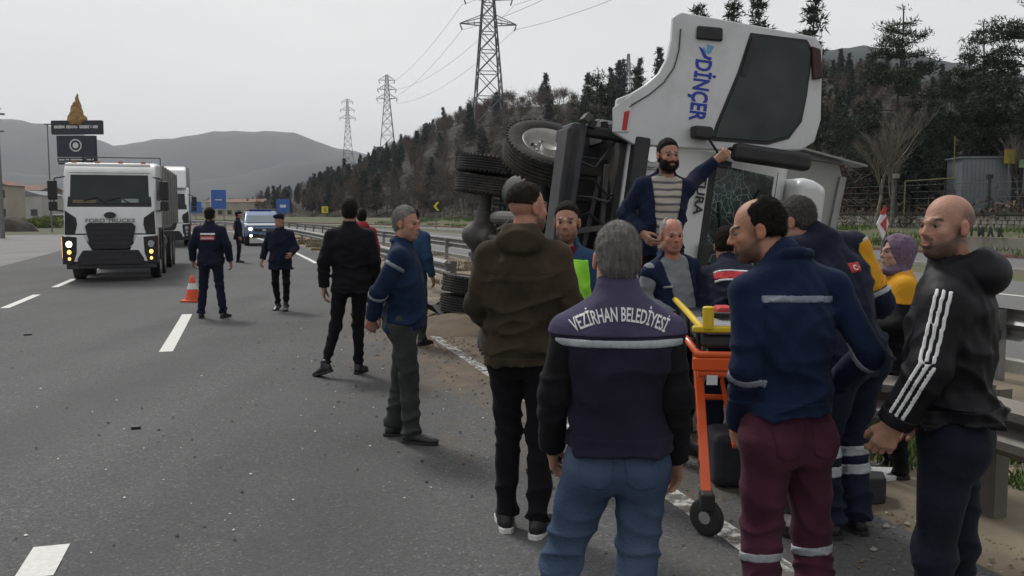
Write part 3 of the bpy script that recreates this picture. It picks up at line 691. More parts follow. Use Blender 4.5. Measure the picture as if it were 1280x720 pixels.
# ---------------- ground, carriageways, markings ----------------
def asphalt(name,base,patch=.25,dirt=True,speck=1.0):
    m,t,b=newmat(name); N=t.nodes; L=t.links; tc=N.new('ShaderNodeTexCoord')
    def noise(s,d=4,ro=.6,src=None):
        n=N.new('ShaderNodeTexNoise'); n.inputs['Scale'].default_value=s; n.inputs['Detail'].default_value=d; n.inputs['Roughness'].default_value=ro; L.new(src or tc.outputs['Object'],n.inputs['Vector']); return n.outputs['Fac']
    def rng(v,a,bb,c,d):
        n=N.new('ShaderNodeMapRange'); n.inputs['From Min'].default_value=a; n.inputs['From Max'].default_value=bb; n.inputs['To Min'].default_value=c; n.inputs['To Max'].default_value=d; L.new(v,n.inputs['Value']); return n.outputs[0]
    def mix(f,A,B,bt='MIX'):
        n=N.new('ShaderNodeMix'); n.data_type='RGBA'; n.blend_type=bt
        if isinstance(f,float): n.inputs['Factor'].default_value=f
        else: L.new(f,n.inputs['Factor'])
        for k,v in (('A',A),('B',B)):
            if isinstance(v,tuple): n.inputs[k].default_value=(*v,1)
            else: L.new(v,n.inputs[k])
        return n.outputs['Result']
    vor=N.new('ShaderNodeTexVoronoi'); vor.inputs['Scale'].default_value=75; L.new(tc.outputs['Object'],vor.inputs['Vector'])
    sep=N.new('ShaderNodeSeparateColor'); L.new(vor.outputs['Color'],sep.inputs[0])
    c=mix(rng(sep.outputs[0],0,1,0,1),tuple(k*(1-.55*speck) for k in base),tuple(k*(1+.75*speck) for k in base))
    # occasional pale stones
    c=mix(rng(sep.outputs[1],.965,.97,0,.8*speck),c,(.30,.29,.27))
    # wheel tracks and repairs along the road
    mp=N.new('ShaderNodeMapping'); mp.inputs['Rotation'].default_value=(0,0,TH); mp.inputs['Scale'].default_value=(1.0,.06,1); L.new(tc.outputs['Object'],mp.inputs['Vector'])
    c=mix(rng(noise(.9,3,.5,mp.outputs[0]),.35,.65,0,patch),c,tuple(k*.55 for k in base))
    c=mix(rng(noise(.35,5),.4,.7,0,.45),c,tuple(k*1.35 for k in base))
    c=mix(rng(noise(2.6,6,.75),.62,.74,0,.5),c,tuple(k*.5 for k in base))
    if dirt:
        # brown soil trodden and driven across the shoulder beside the wreck
        g=N.new('ShaderNodeVectorMath'); g.operation='SUBTRACT'; L.new(tc.outputs['Object'],g.inputs[0]); g.inputs[1].default_value=(-.15,11.6,0)
        m2=N.new('ShaderNodeMapping'); m2.inputs['Rotation'].default_value=(0,0,TH); L.new(g.outputs[0],m2.inputs['Vector'])
        sc=N.new('ShaderNodeVectorMath'); sc.operation='MULTIPLY'; L.new(m2.outputs[0],sc.inputs[0]); sc.inputs[1].default_value=(.62,.17,0)
        ln=N.new('ShaderNodeVectorMath'); ln.operation='LENGTH'; L.new(sc.outputs[0],ln.inputs[0])
        ad=N.new('ShaderNodeMath'); ad.operation='ADD'; L.new(ln.outputs['Value'],ad.inputs[0]); L.new(rng(noise(.9,8,.7),.3,.7,-.55,.55),ad.inputs[1])
        f=rng(ad.outputs[0],1.25,.55,0,.92)
        c=mix(f,c,mix(rng(noise(5,6,.7),.3,.7,0,1),(.165,.125,.085),(.085,.066,.048)))
    L.new(c,b.inputs['Base Color']); b.inputs['Roughness'].default_value=.88; b.inputs['Specular IOR Level'].default_value=.3
    bp=N.new('ShaderNodeBump'); bp.inputs['Strength'].default_value=.5; bp.inputs['Distance'].default_value=.006; L.new(sep.outputs[0],bp.inputs['Height']); L.new(bp.outputs[0],b.inputs['Normal'])
    return m
M_ASPH=asphalt('asphalt',(.079,.079,.080),.55,True,.55); M_ASPH2=asphalt('opposite asphalt',(.12,.12,.12),.15,False,.5); M_LOT=asphalt('worn pale forecourt',(.175,.17,.165),.3,False,.5)
M_SOIL=mat('brown soil',(.21,.175,.12),.95,.2,1.6,1.0,14,col2=(.095,.078,.055),detail=12); M_VERGE=mat('verge grass and soil',(.050,.075,.022),.95,.2,.8,.9,9,col2=(.105,.085,.05),detail=9)
M_FIELD=mat('distant open ground',(.085,.085,.05),.95,.2,.03,.3,2,col2=(.055,.065,.03),detail=8)
def paintmat(name,wear):
    m=mat(name,(.58,.58,.55),.75,.1,30,.2,90); t=m.node_tree; N=t.nodes; L=t.links; b=[n for n in N if n.type=='BSDF_PRINCIPLED'][0]
    src=b.inputs['Base Color'].links[0].from_socket; tc=N.new('ShaderNodeTexCoord'); n=N.new('ShaderNodeTexNoise'); n.inputs['Scale'].default_value=9; n.inputs['Detail'].default_value=9; n.inputs['Roughness'].default_value=.75; L.new(tc.outputs['Object'],n.inputs['Vector'])
    r=N.new('ShaderNodeMapRange'); r.inputs['From Min'].default_value=wear; r.inputs['From Max'].default_value=wear+.12; L.new(n.outputs['Fac'],r.inputs['Value'])
    x=N.new('ShaderNodeMix'); x.data_type='RGBA'; L.new(r.outputs[0],x.inputs['Factor']); L.new(src,x.inputs['A']); x.inputs['B'].default_value=(.11,.10,.09,1); L.new(x.outputs['Result'],b.inputs['Base Color']); return m
M_PAINT=paintmat('white road paint',.60); M_PAINTW=paintmat('worn dirty road paint',.40)
def strip(name,s0,s1,t0,t1,z,m,kind='structure',ds=2.0,zf=None,nt=1,label=None,cat=None,group=None,parent=None):
    ns=max(1,int((s1-s0)/ds)); V=[];Fc=[]
    for i in range(ns+1):
        s=s0+(s1-s0)*i/ns
        for j in range(nt+1):
            t=t0+(t1-t0)*j/nt; p=road(s,t,z); 
            if zf: p.z+=zf(s,t)
            V.append(p[:])
    for i in range(ns):
        for j in range(nt):
            a=i*(nt+1)+j; Fc.append((a,a+1,a+nt+2,a+nt+1))
    o=link(name,mesh_np(name,V,Fc,m),parent); return tag(o,label,cat,group,kind)
# one wide sheet to the horizon
m=MB(); m._a([(-6000,-60,-.05),(6000,-60,-.05),(6000,9000,-.05),(-6000,9000,-.05)],[(0,1,2,3)]); tag(m.build('ground',M_FIELD),kind='structure')
strip('road',-12,290,-7.2,3.35,0,M_ASPH,nt=6)
strip('forecourt',-12,75,-34,-7.2,-.006,M_LOT,ds=4,nt=6)
def bump_med(s,t): return .05*math.sin(s*1.7+t*3)+.04*math.sin(s*.6-t*5)
strip('median_strip',-12,290,3.35,7.9,-.012,M_SOIL,nt=10,ds=.8,zf=lambda s,t: (.0 if t<3.5 or t>7.7 else .03+.5*bump_med(s,t)))
strip('opposite_road',-12,290,7.9,18.2,0,M_ASPH2,nt=4)
strip('verge',-12,290,18.2,20.8,.0,M_VERGE,nt=4)
strip('side_road',-12,290,20.8,27.2,0,M_ASPH2,nt=2)
def bank(s,t): u=min(max((t-27.4)/4.6,0),1); return .12+.75*u*u*(3-2*u)
strip('grass_bank',-12,290,27.4,34,0,M_VERGE,nt=8,zf=bank)
def dash(s0,s1,t0,w,m=M_PAINT): return strip('lane_marking',s0,s1,t0-w/2,t0+w/2,.005,m,ds=1.0)
# measured in the photograph: the dashes of the centre line and of the left line
def st(px,py):
    p=at(px,py,1.0); r=ray(px,py); k=-CAMZ/r[2]; X,Y=r[0]*k,r[1]*k; return DV[0]*X+DV[1]*Y, RV[0]*X+RV[1]*Y
s0,t0=st(39,702); s1,_=st(206,440); s2,_=st(233,393)
dash(st(20,725)[0],st(52,684)[0],-1.0,.17); dash(s1,s2,-1.0,.16)
L_=s2-s1; per=s1-st(52,684)[0]+L_
for k in range(1,9):
    if k in (1,2,3): continue
    dash(s1+per*k,s2+per*k,-1.0,.15)
sa,_=st(10,385)
for k in range(-3,22): dash(sa+k*4.6,sa+k*4.6+2.7,-4.15,.15)
strip('edge_line',-8,7.6,2.33,2.48,.005,M_PAINTW); strip('edge_line',7.6,13,2.34,2.47,.005,M_PAINTW); strip('edge_line',30,200,2.33,2.48,.005,M_PAINT)
strip('edge_line',-8,200,14.9,15.05,.005,M_PAINT); strip('edge_line',-8,200,8.3,8.42,.005,M_PAINTW)
M_KERB=mat('concrete kerb',(.26,.25,.23),.9,.25,3,.5,30); M_KERBR=mat('red painted kerb',(.17,.08,.065),.8,.3,4,.3,30)
def extr(name,s0,s1,prof,m,ds=2.0,kind=None,label=None,cat=None,group=None,parent=None,tf=None,closed=True):
    ns=max(1,int(math.ceil((s1-s0)/ds))); V=[];Fc=[];n=len(prof)
    for i in range(ns+1):
        s=s0+(s1-s0)*i/ns; dt,dz=(tf(s) if tf else (0,0))
        for t,z in prof: V.append(road(s,t+dt,z+dz)[:])
    for i in range(ns):
        for j in range(n if closed else n-1):
            a=i*n+j; b=i*n+(j+1)%n; Fc.append((a,b,b+n,a+n))
    me=bpy.data.meshes.new(name); fs=[tuple(f) for f in Fc]
    if closed: fs+=[tuple(range(n)),tuple(range(len(V)-n,len(V)))]
    me.from_pydata(V,[],fs); bm=bmesh.new(); bm.from_mesh(me); bmesh.ops.recalc_face_normals(bm,faces=bm.faces); bm.to_mesh(me); bm.free()
    me.materials.append(m); return tag(link(name,me,parent),label,cat,group,kind)
extr('kerb',-12,280,[(27.2,-.02),(27.2,.13),(27.4,.13),(27.4,-.02)],M_KERBR,kind='structure')
extr('kerb',-12,280,[(20.65,-.02),(20.65,.11),(20.8,.11),(20.8,-.02)],M_KERB,kind='structure')
extr('kerb',-12,280,[(7.78,-.02),(7.78,.12),(7.93,.12),(7.93,-.02)],M_KERB,kind='structure')
# left of the forecourt and beyond it
m=MB(); 
def blob_sheet(name,cx,cy,rx,ry,z,m,n=28,seed=1,h=0.0):
    rnd=random.Random(seed); V=[(cx,cy,z+h)]; ph=[rnd.uniform(0,6) for _ in range(4)]
    for ring in (.5,.8,1.0):
        for i in range(n):
            a=2*pi*i/n; k=(1+.12*sin(3*a+ph[0])+.08*sin(7*a+ph[1]))*ring; hh=h*(1-ring**2)+ (rnd.uniform(-.12,.12)*h if ring<1 else -.03*(h>0))
            V.append((cx+cos(a)*rx*k,cy+sin(a)*ry*k,z+hh))
    Fs=[(0,1+i,1+(i+1)%n) for i in range(n)]
    for r_ in range(2):
        for i in range(n): a=1+r_*n+i; b=1+r_*n+(i+1)%n; Fs.append((a,a+n,b+n)); Fs.append((a,b+n,b))
    return link(name,mesh_np(name,V,Fs,m,True))
# ---------------- guardrails ----------------
M_RAIL=mat('brown weathered guardrail steel',(.10,.088,.076),.6,.3,3,.3,40,metal=.3,col2=(.15,.14,.125),dirt=.4); M_RAILG=mat('galvanised guardrail steel',(.20,.20,.20),.5,.25,3,.2,40,metal=.5,dirt=.6)
WP=[(0,.155),(.030,.135),(.072,.105),(.072,.060),(.030,.030),(0,0),(.030,-.030),(.072,-.060),(.072,-.105),(.030,-.135),(0,-.155)]
def guardrail(label,segs,t,side,m,pst=4.0,zc=.60,tf=None,group=None,post0=0):
    s0,s1=segs; g=thing('guardrail',label,'guardrail',road(s0,t),0,group); base=g.location.copy()
    s=s0; k=0
    while s<s1-.1:
        e=min(s+4.0,s1); prof=[(t-side*a,zc+b) for a,b in WP]+[(t-side*(a-.006),zc+b) for a,b in WP[::-1]]
        o=extr('rail_beam',s,e+.04,prof,m,1.0,parent=g,tf=tf); 
        for v in o.data.vertices: v.co-=base
        s=e; k+=1
    s=s0+post0; pm=None
    while s<s1:
        dt,dz=tf(s) if tf else (0,0); p=road(s,t+dt+side*.08,0)-base
        if pm is None:
            mb=MB(); mb.box((0,0,.36+dz*.5),(.012,.11,.76)); mb.box((.045,.055,.36+dz*.5),(.09,.010,.76)); mb.box((.045,-.055,.36+dz*.5),(.09,.010,.76)); mb.box((-.05*side,0,.62),(.09,.10,.16)); o=mb.build('post',m,g); pm=o.data
        else: o=link('post',pm,g)
        o.location=p; o.rotation_euler=(0,0,heading(s)); s+=pst
    return g
def push(s):   # the near rail is bent towards the road and pressed down by the wreck
    u=max(0,min(1,(s-4.2)/2.0))*max(0,1-(max(0,s-10))/4); return (-.35*u,-.16*u)
guardrail('brown guardrail in front of the woman and behind the bald man, bent near the wreck',(-2.2,9.0),3.80,1,M_RAIL,2.0,.57,push,'guardrails along the median',post0=.05)
guardrail('near guardrail along the road edge beyond the overturned truck towards the patrol car',(17,205),3.75,1,M_RAILG,4.0,.60,None,'guardrails along the median')
guardrail('far guardrail of the median facing the opposite carriageway',(-2,205),7.15,-1,M_RAILG,4.0,.60,None,'guardrails along the median',post0=1.0)
# ---------------- hills, forest, far buildings ----------------
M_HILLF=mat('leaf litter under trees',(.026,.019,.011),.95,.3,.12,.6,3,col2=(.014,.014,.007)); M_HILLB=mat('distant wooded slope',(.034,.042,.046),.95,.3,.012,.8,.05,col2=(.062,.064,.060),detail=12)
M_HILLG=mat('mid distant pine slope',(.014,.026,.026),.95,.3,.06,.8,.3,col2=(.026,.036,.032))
FRONT=[(1700,33,),(1500,36),(1280,40),(1160,45),(1060,52),(930,64),(800,80),(700,98),(600,122),(500,152),(400,185),(330,225),(270,290),(215,380)]
RIDGE=[(1700,7,45),(1500,7,60),(1280,8,80),(1160,8,90),(1060,8,90),(930,14,100),(800,26,120),(700,29,110),(600,31,105),(500,32,105),(400,33,105),(330,36,140),(270,32,190),(215,17,230)]  # px, height, depth behind front
def frontpt(i,v,extra=0):
    i0=min(int(i),len(FRONT)-2); f=i-i0
    def X(k): px,Y=FRONT[k]; return np.array([(px-640)/F*Y,Y])
    a=X(i0)*(1-f)+X(i0+1)*f; h=RIDGE[i0][1]*(1-f)+RIDGE[i0+1][1]*f; D=RIDGE[i0][2]*(1-f)+RIDGE[i0+1][2]*f
    d=X(i0+1)-X(i0); n=np.array([-d[1],d[0]]); n/=np.linalg.norm(n); 
    if n[1]<0: n=-n
    # look outwards, away from the road
    n=n*.45+a/np.linalg.norm(a)*.55; n/=np.linalg.norm(n)
    p=a+n*D*v; z0=.9
    u=min(v,1.0); s_=u**1.15*(1.35-.35*u*1.0) if False else u*u*(3-2*u)*.55+u*.45
    z=z0+(h-z0)*s_*(1 if v<=1 else max(0,1-(v-1)**2*2))
    z+=.6*math.sin(i*2.3+v*5)*u+.4*math.sin(i*7+v*9)*u
    return np.array([p[0],p[1],z])
nu,nv=130,22; V=[];Fc=[]
for i in range(nu+1):
    for j in range(nv+1): V.append(frontpt(i/nu*(len(FRONT)-1),j/nv*1.5) if j else frontpt(i/nu*(len(FRONT)-1),0)-np.array([0,0,1.3]))
for i in range(nu):
    for j in range(nv): a=i*(nv+1)+j; Fc.append((a,a+1,a+nv+2,a+nv+1))
tag(link('wooded_hill',mesh_np('wooded_hill',V,Fc,M_HILLF,True)),kind='structure')
def range_hill(name,pts,R,m,depth=600,seed=3,base=-3):
    """pts: (px, py) skyline at distance R"""
    V=[];Fc=[]; n=90; px0,px1=pts[0][0],pts[-1][0]; nv=10; rnd=random.Random(seed)
    for i in range(n+1):
        px=px0+(px1-px0)*i/n; py=np.interp(px,[p[0] for p in pts],[p[1] for p in pts])
        e=(265-py)/F
        for j in range(nv+1):
            v=j/nv*2; dist=R+depth*(v-1); z=(CAMZ+e*R-base)*max(0,math.sin(min(v,2)/2*pi))**.8+base
            z+= (R*.0012*math.sin(i*.9+j*2)+R*.0007*math.sin(i*2.3+j))*(1 if 0<j<nv else 0)*(.4 if j==nv//2 else 1)
            V.append(((px-640)/F*dist,dist,z))
    for i in range(n):
        for j in range(nv): a=i*(nv+1)+j; Fc.append((a,a+1,a+nv+2,a+nv+1))
    tag(link(name,mesh_np(name,V,Fc,m,True)),kind='structure')
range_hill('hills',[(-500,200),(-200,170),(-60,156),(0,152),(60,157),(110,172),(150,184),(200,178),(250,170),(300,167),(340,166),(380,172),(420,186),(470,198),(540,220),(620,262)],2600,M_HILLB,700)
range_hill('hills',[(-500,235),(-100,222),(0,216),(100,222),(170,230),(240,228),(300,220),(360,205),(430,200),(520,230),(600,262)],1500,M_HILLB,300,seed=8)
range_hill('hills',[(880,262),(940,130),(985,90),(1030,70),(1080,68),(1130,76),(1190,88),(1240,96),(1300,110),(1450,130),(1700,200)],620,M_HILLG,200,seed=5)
# ---- trees ----
M_BARK=mat('grey brown bark',(.055,.045,.036),.95,.3,6,.8,20); M_BARKP=mat('pale bare bark',(.17,.15,.12),.9,.3,4,.6,20); M_TWIG=mat('bare twigs',(.080,.058,.042),.95,.25,2); M_PINE=mat('dark pine needles',(.014,.024,.013),.8,.35,1.2,col2=(.026,.040,.020)); M_PINEF=mat('far conifer needles',(.013,.022,.016),.9,.35,.5,col2=(.020,.030,.020))
M_SHRUB=mat('yellow green weeds',(.16,.19,.035),.9,.3,4,col2=(.07,.10,.02)); M_GRASS=mat('fresh green grass',(.055,.11,.020),.8,.3,3,col2=(.09,.13,.03)); M_EVER=mat('dark evergreen bush leaves',(.016,.026,.012),.85,.4,2)
def prisms(segs,n=3):
    segs=np.array(segs,dtype=np.float64); a=segs[:,0:3]; b=segs[:,3:6]; r0=segs[:,6]; r1=segs[:,7]
    d=b-a; d/=np.linalg.norm(d,axis=1)[:,None]+1e-9; h=np.where(np.abs(d[:,2:3])>.9,np.array([[1.,0,0]]),np.array([[0,0,1.]])); u=np.cross(d,h); u/=np.linalg.norm(u,axis=1)[:,None]; v=np.cross(d,u)
    V=[]
    for p,r in ((a,r0),(b,r1)):
        for k in range(n): t=2*pi*k/n; V.append(p+(u*cos(t)+v*sin(t))*r[:,None])
    V=np.stack(V,1).reshape(-1,3); m=len(segs); base=np.arange(m)[:,None]*2*n
    Fc=np.concatenate([base+np.array([[k,(k+1)%n,n+(k+1)%n,n+k]]) for k in range(n)]); return V,Fc
def bare_segs(H,rnd,depth=5,spread=.5,r0=None,nb=3,up=.35):
    segs=[]; r0=r0 or H*.014
    def grow(p,d,L,r,k):
        n=3 if k<2 else 2; 
        for i in range(n):
            q=p+d*(L/n); e=np.array([rnd.gauss(0,.10) for _ in range(3)]); segs.append((*p,*q,r,r*.86)); p=q; r*=.86; d=nrm(d+e)
            if k<depth and (i>0 or k>0):
                for _ in range(rnd.choice([1,2]) if k>0 else 2):
                    s=nrm([rnd.gauss(0,1),rnd.gauss(0,1),rnd.gauss(.1,.4)]); grow(p,nrm(d*(1-spread)+s*spread+np.array([0,0,up*.3])),L*rnd.uniform(.5,.72),r*.6,k+1)
        if k<depth: grow(p,nrm(d+np.array([rnd.gauss(0,.2),rnd.gauss(0,.2),.15])),L*.62,r*.8,k+1)
    grow(np.zeros(3),nrm([rnd.gauss(0,.06),rnd.gauss(0,.06),1]),H*.34,r0,0); return segs
def needles(centres,rnd,n,rx,rz,ln,w):
    c=np.repeat(np.array(centres)[:,:3],n,0); R=np.random.RandomState(rnd.randint(0,9999)); m=len(c)
    sc=np.repeat(np.array([q[3] if len(q)>3 else 1 for q in centres]),n)[:,None]
    g=R.normal(size=(m,3)); g/=np.linalg.norm(g,axis=1)[:,None]; c=c+g*(R.rand(m,1)**.5)*np.array([[rx,rx,rz]])*sc
    d=R.normal(size=(m,3))+g*.9+np.array([[0,0,.35]]); d/=np.linalg.norm(d,axis=1)[:,None]; u=np.cross(d,R.normal(size=(m,3))); u/=np.linalg.norm(u,axis=1)[:,None]
    l=ln*R.uniform(.6,1.3,(m,1)); V=np.stack([c-u*w,c+u*w,c+d*l],1).reshape(-1,3); return V,np.arange(m*3).reshape(-1,3)
def pine_parts(H,rnd,crown=.35,wid=.26,tufts=14,nn=26,irr=.35,dens=1.0,shape='pine'):
    trunk=[];p=np.zeros(3); d=np.array([rnd.gauss(0,.02),rnd.gauss(0,.02),1.]); n=10; r=H*.016; pts=[p]
    for i in range(n):
        q=p+nrm(d)*H/n; trunk.append((*p,*q,r,r*.85)); r*=.85; p=q; pts.append(p); d=d+np.array([rnd.gauss(0,.03),rnd.gauss(0,.03),0])
    cs=[];br=[]; z=crown*H
    while z<H*.99:
        f=(z-crown*H)/(H*(1-crown)); 
        prof=(1-f)**.75*min(1,.55+f*2.2) if shape=='pine' else (1-f)
        for k in range(rnd.randint(4,6)):
            if rnd.random()<irr*.5: continue
            L=H*wid*prof*rnd.uniform(1-irr,1.05)+.15; a=rnd.uniform(0,2*pi); i=min(int(z/H*n),n-1); o=pts[i]+(pts[i+1]-pts[i])*(z/H*n-i)
            dr=np.array([cos(a),sin(a),rnd.uniform(-.05,.38)*(1 if f>.3 else .5)]); e=o+dr*L; br.append((*o,*e,H*.004,H*.0015))
            m=max(2,int(L/H*tufts*4*dens))
            for t in range(m):
                u=(.35+.65*(t+1)/m); q=o+dr*L*u+np.array([rnd.gauss(0,.10),rnd.gauss(0,.10),rnd.gauss(.06,.06)])*L*.9*u; cs.append((*q,rnd.uniform(.7,1.25)))
        z+=H*(.055 if shape=='pine' else .04)*rnd.uniform(.7,1.3)
    cs.append((*pts[-1],.8)); return trunk,br,cs
def mk_obj(name,parts,m,parent,smooth=False):
    V=[];Fc=[];k=0
    for v,f in parts: V.append(v); Fc.append(f+k); k+=len(v)
    return link(name,mesh_np(name,np.concatenate(V),np.concatenate(Fc),m,smooth),parent)
def pine(label,loc,H,seed,crown=.3,wid=.24,nn=34,irr=.35,group=None,shape='pine',needle=.24,rx=.42,pm=None,tufts=12):
    rnd=random.Random(seed); g=thing('pine_tree',label,'tree',loc,0,group); t,b,c=pine_parts(H,rnd,crown,wid,tufts,nn,irr,shape=shape)
    v,f=prisms(t,7); link('trunk',mesh_np('trunk',v,f,M_BARK,True),g); v,f=prisms(b,4); tag(link('branches',mesh_np('branches',v,f,M_BARK),g),kind='stuff')
    v,f=needles(c,rnd,nn,rx*H/12,rx*.5*H/12,needle*H/12,needle*.13*H/12); link('crown',mesh_np('crown',v,f,pm or M_PINE),g); return g
def bare(label,loc,H,seed,depth=5,m=None,group=None,spread=.5,name='bare_tree',lean=None,r0=None):
    rnd=random.Random(seed); g=thing(name,label,'tree',loc,0,group); s=bare_segs(H,rnd,depth,spread,r0)
    k=[q for q in s if q[6]>H*.0045]; r=[q for q in s if q[6]<=H*.0045]
    v,f=prisms(k,6); link('trunk',mesh_np('trunk',v,f,m or M_BARK,True),g)
    if r: v,f=prisms(r,3); link('crown',mesh_np('crown',v,f,m or M_TWIG),g)
    return g
def tz(px,Y):   # a spot on the wooded hill: distance Y along the ray of px
    best=None
    for i in np.linspace(0,len(FRONT)-1,140):
        for v in np.linspace(0,1.2,25):
            p=frontpt(i,v); e=abs(p[0]-(px-640)/F*Y)+abs(p[1]-Y)
            if best is None or e<best[0]: best=(e,p)
    return best[1]
# the wood on the hillside: one mass of bare trees, one of conifers
protos=[]
for k in range(4):
    rnd=random.Random(60+k); s=np.array(bare_segs(9,rnd,2,.45,.12)); s[:,6:8]=np.maximum(s[:,6:8],.04); v1,f1=prisms(s,3); f1=np.concatenate([f1[:,[0,1,2]],f1[:,[0,2,3]]])
    tips=[(q[3],q[4],q[5]) for q in s if q[6]<.09]; v2,f2=needles([tips[rnd.randrange(len(tips))] for _ in range(80)],rnd,3,1.0,.9,1.4,.045); protos.append((np.concatenate([v1,v2]),np.concatenate([f1,f2+len(v1)])))
cprot=[]
for k in range(3):
    rnd=random.Random(80+k); t,b,c=pine_parts(11,rnd,.12,.20,9,10,.25,shape='fir' if k else 'pine'); v1,f1=prisms(t,3); f1=np.concatenate([f1[:,[0,1,2]],f1[:,[0,2,3]]]); v2,f2=needles(c,rnd,5,.55,.30,.75,.15); cprot.append((np.concatenate([v1,v2]),np.concatenate([f1,f2+len(v1)])))
rnd=random.Random(11); VB=[];FB=[];nb=0;VC=[];FC=[];nc=0
for n in range(1900):
    i=rnd.uniform(0,len(FRONT)-1.01) if n<900 else rnd.uniform(5.5,11.6); v=rnd.random()**1.1*1.08; p=frontpt(i,v)
    px=640+p[0]/p[1]*F
    dens=np.interp(px,[200,330,420,520,640,760,900,1280,1700],[.4,.6,.75,.9,.95,.75,.5,.5,.5])
    conif=np.interp(px,[200,300,420,500,560,700,800,1000,1700],[.65,.8,.75,.35,.04,.06,.5,.7,.7])
    if v<.18 and px<900: conif*=.35
    if rnd.random()>dens or (770<px<985 and rnd.random()<.8) : continue
    a=rnd.uniform(0,2*pi); R=np.array([[cos(a),-sin(a),0],[sin(a),cos(a),0],[0,0,1]])
    if rnd.random()<conif:
        V0,F0=cprot[rnd.randrange(3)]; s=rnd.uniform(.55,1.05)*float(np.interp(px,[300,520,640,850,950],[.6,.72,1,1,.58])); VC.append((V0*s)@R.T+p-[0,0,.3]); FC.append(F0+nc); nc+=len(V0)
    else:
        V0,F0=protos[rnd.randrange(4)]; s=rnd.uniform(.5,.95); VB.append((V0*s)@R.T+p-[0,0,.3]); FB.append(F0+nb); nb+=len(V0)
tag(link('bare_woodland',mesh_np('bare_woodland',np.concatenate(VB),np.concatenate(FB),M_TWIG)),'brown leafless wood covering the hillside left of the wreck','woodland',kind='stuff')
tag(link('conifer_woodland',mesh_np('conifer_woodland',np.concatenate(VC),np.concatenate(FC),M_PINEF)),'dark conifers scattered through the hillside wood','woodland',kind='stuff')
# brush along the foot of the hill
cs=[]; 
for n in range(5200):
    p=frontpt(rnd.uniform(0,len(FRONT)-1.01),rnd.uniform(-.02,.10) if n<900 else rnd.uniform(.05,1.05)); cs.append((p[0],p[1],p[2]+rnd.uniform(0,.9),rnd.uniform(.6,1.5)*(1 if n<900 else 1.9)))
v,f=needles(cs,rnd,18,1.3,.7,.55,.06); tag(link('brushwood',mesh_np('brushwood',v,f,M_TWIG)),'tangled brown brushwood along the foot of the hill','brushwood',kind='stuff')
# ---------------- trees, signs, pylons, wall ----------------
T0=lambda px,Y,z=0: Vector(((px-640)/F*Y,Y,z))
def gz(px,Y): p=tz(px,Y); return float(p[2])-.25
for i,(px,Y,H,sd,cr,wd,lab) in enumerate([
    (1118,52,12.6,3,.30,.30,'tall open crowned pine with drooping side branches, left of the other near pines'),
    (1222,50,11.0,7,.18,.32,'dense dark pine above the grey metal shed'),
    (1275,47,12.8,9,.25,.33,'pine at the right edge of the picture with a bare lower trunk'),
    (1168,60,8.0,14,.12,.24,'lower dense pine between the two tall pines'),
    (1072,58,6.5,21,.10,.30,'small dark pine behind the pale bare trees'),
    (1195,56,10.5,23,.10,.34,'broad dark pine filling the gap left of the shed pine'),(1250,58,10.0,24,.08,.34,'broad dark pine behind the board fence'),(1150,66,9.0,25,.08,.34,'rounded dark pine low behind the tall open pine'),(1048,64,7.2,26,.08,.34,'small rounded pine nearest the truck body'),(1100,62,7.6,27,.08,.34,'small dark pine directly behind the pale multi stemmed tree'),
    (1320,46,12.0,5,.2,.26,'pine just beyond the right edge of the picture')]):
    pine(lab,(*T0(px,Y)[:2],gz(px,Y)),H,sd,cr,wd,nn=34,irr=.22,needle=.24,rx=.44,group='near pines behind the stone wall')
for i,(px,Y,py,sd,lab) in enumerate([(880,78,8,31,'first conifer top from the left above the raised truck door'),(907,74,3,32,'second conifer top from the left above the raised truck door'),(955,76,6,33,'third conifer top above the raised truck door'),(997,72,-4,34,'tallest conifer top above the right end of the raised truck door')]):
    z=gz(px,Y); top=CAMZ+(265-py)/F*Y; pine(lab,(*T0(px,Y)[:2],z),top-z,sd,.25,.13,nn=16,irr=.25,shape='fir',group='conifers showing above the truck door',needle=.34,rx=.40,tufts=10)
z=gz(742,88); pine('round dark evergreen on the ridge left of the raised door',(*T0(742,88)[:2],z),CAMZ+(265-92)/F*88-z,44,.15,.33,nn=28,irr=.2,needle=.3,rx=.55)
z=gz(800,80); pine('small evergreen sprig showing just left of the raised door',(*T0(800,80)[:2],z),CAMZ+(265-92)/F*80-z,46,.2,.26,nn=30,irr=.3)
for px,Y,H,sd,lab in [(1092,47,8.2,2,'pale bare tree with several upright stems behind the stone wall'),(1112,46,6.6,6,'pale slender bare tree leaning right behind the stone wall'),(1030,50,5.5,12,'pale low bare tree near the end of the truck body'),(1268,45,6.0,15,'pale bare tree with reaching branches beside the shed')]:
    bare(lab,(*T0(px,Y)[:2],gz(px,Y)),H,sd,5,M_BARKP,'pale bare trees behind the stone wall',.30)
for px,Y,H,sd,lab in [(720,112,13,51,'leafless tree with spreading twigs on the skyline right of the pylon'),(560,150,12,52,'leafless tree on the skyline left of the pylon'),(640,140,11,53,'leafless tree on the skyline below the pylon'),(690,125,11,54,'leafless tree on the skyline above the front wheel'),(395,175,9,55,'leafless tree above the guardrails near the chevron sign'),(450,150,9,56,'leafless tree above the man in black')]:
    bare(lab,(*T0(px,Y)[:2],gz(px,Y)),H,sd,5,M_TWIG,'leafless trees standing out of the hillside wood',.42,r0=.13)
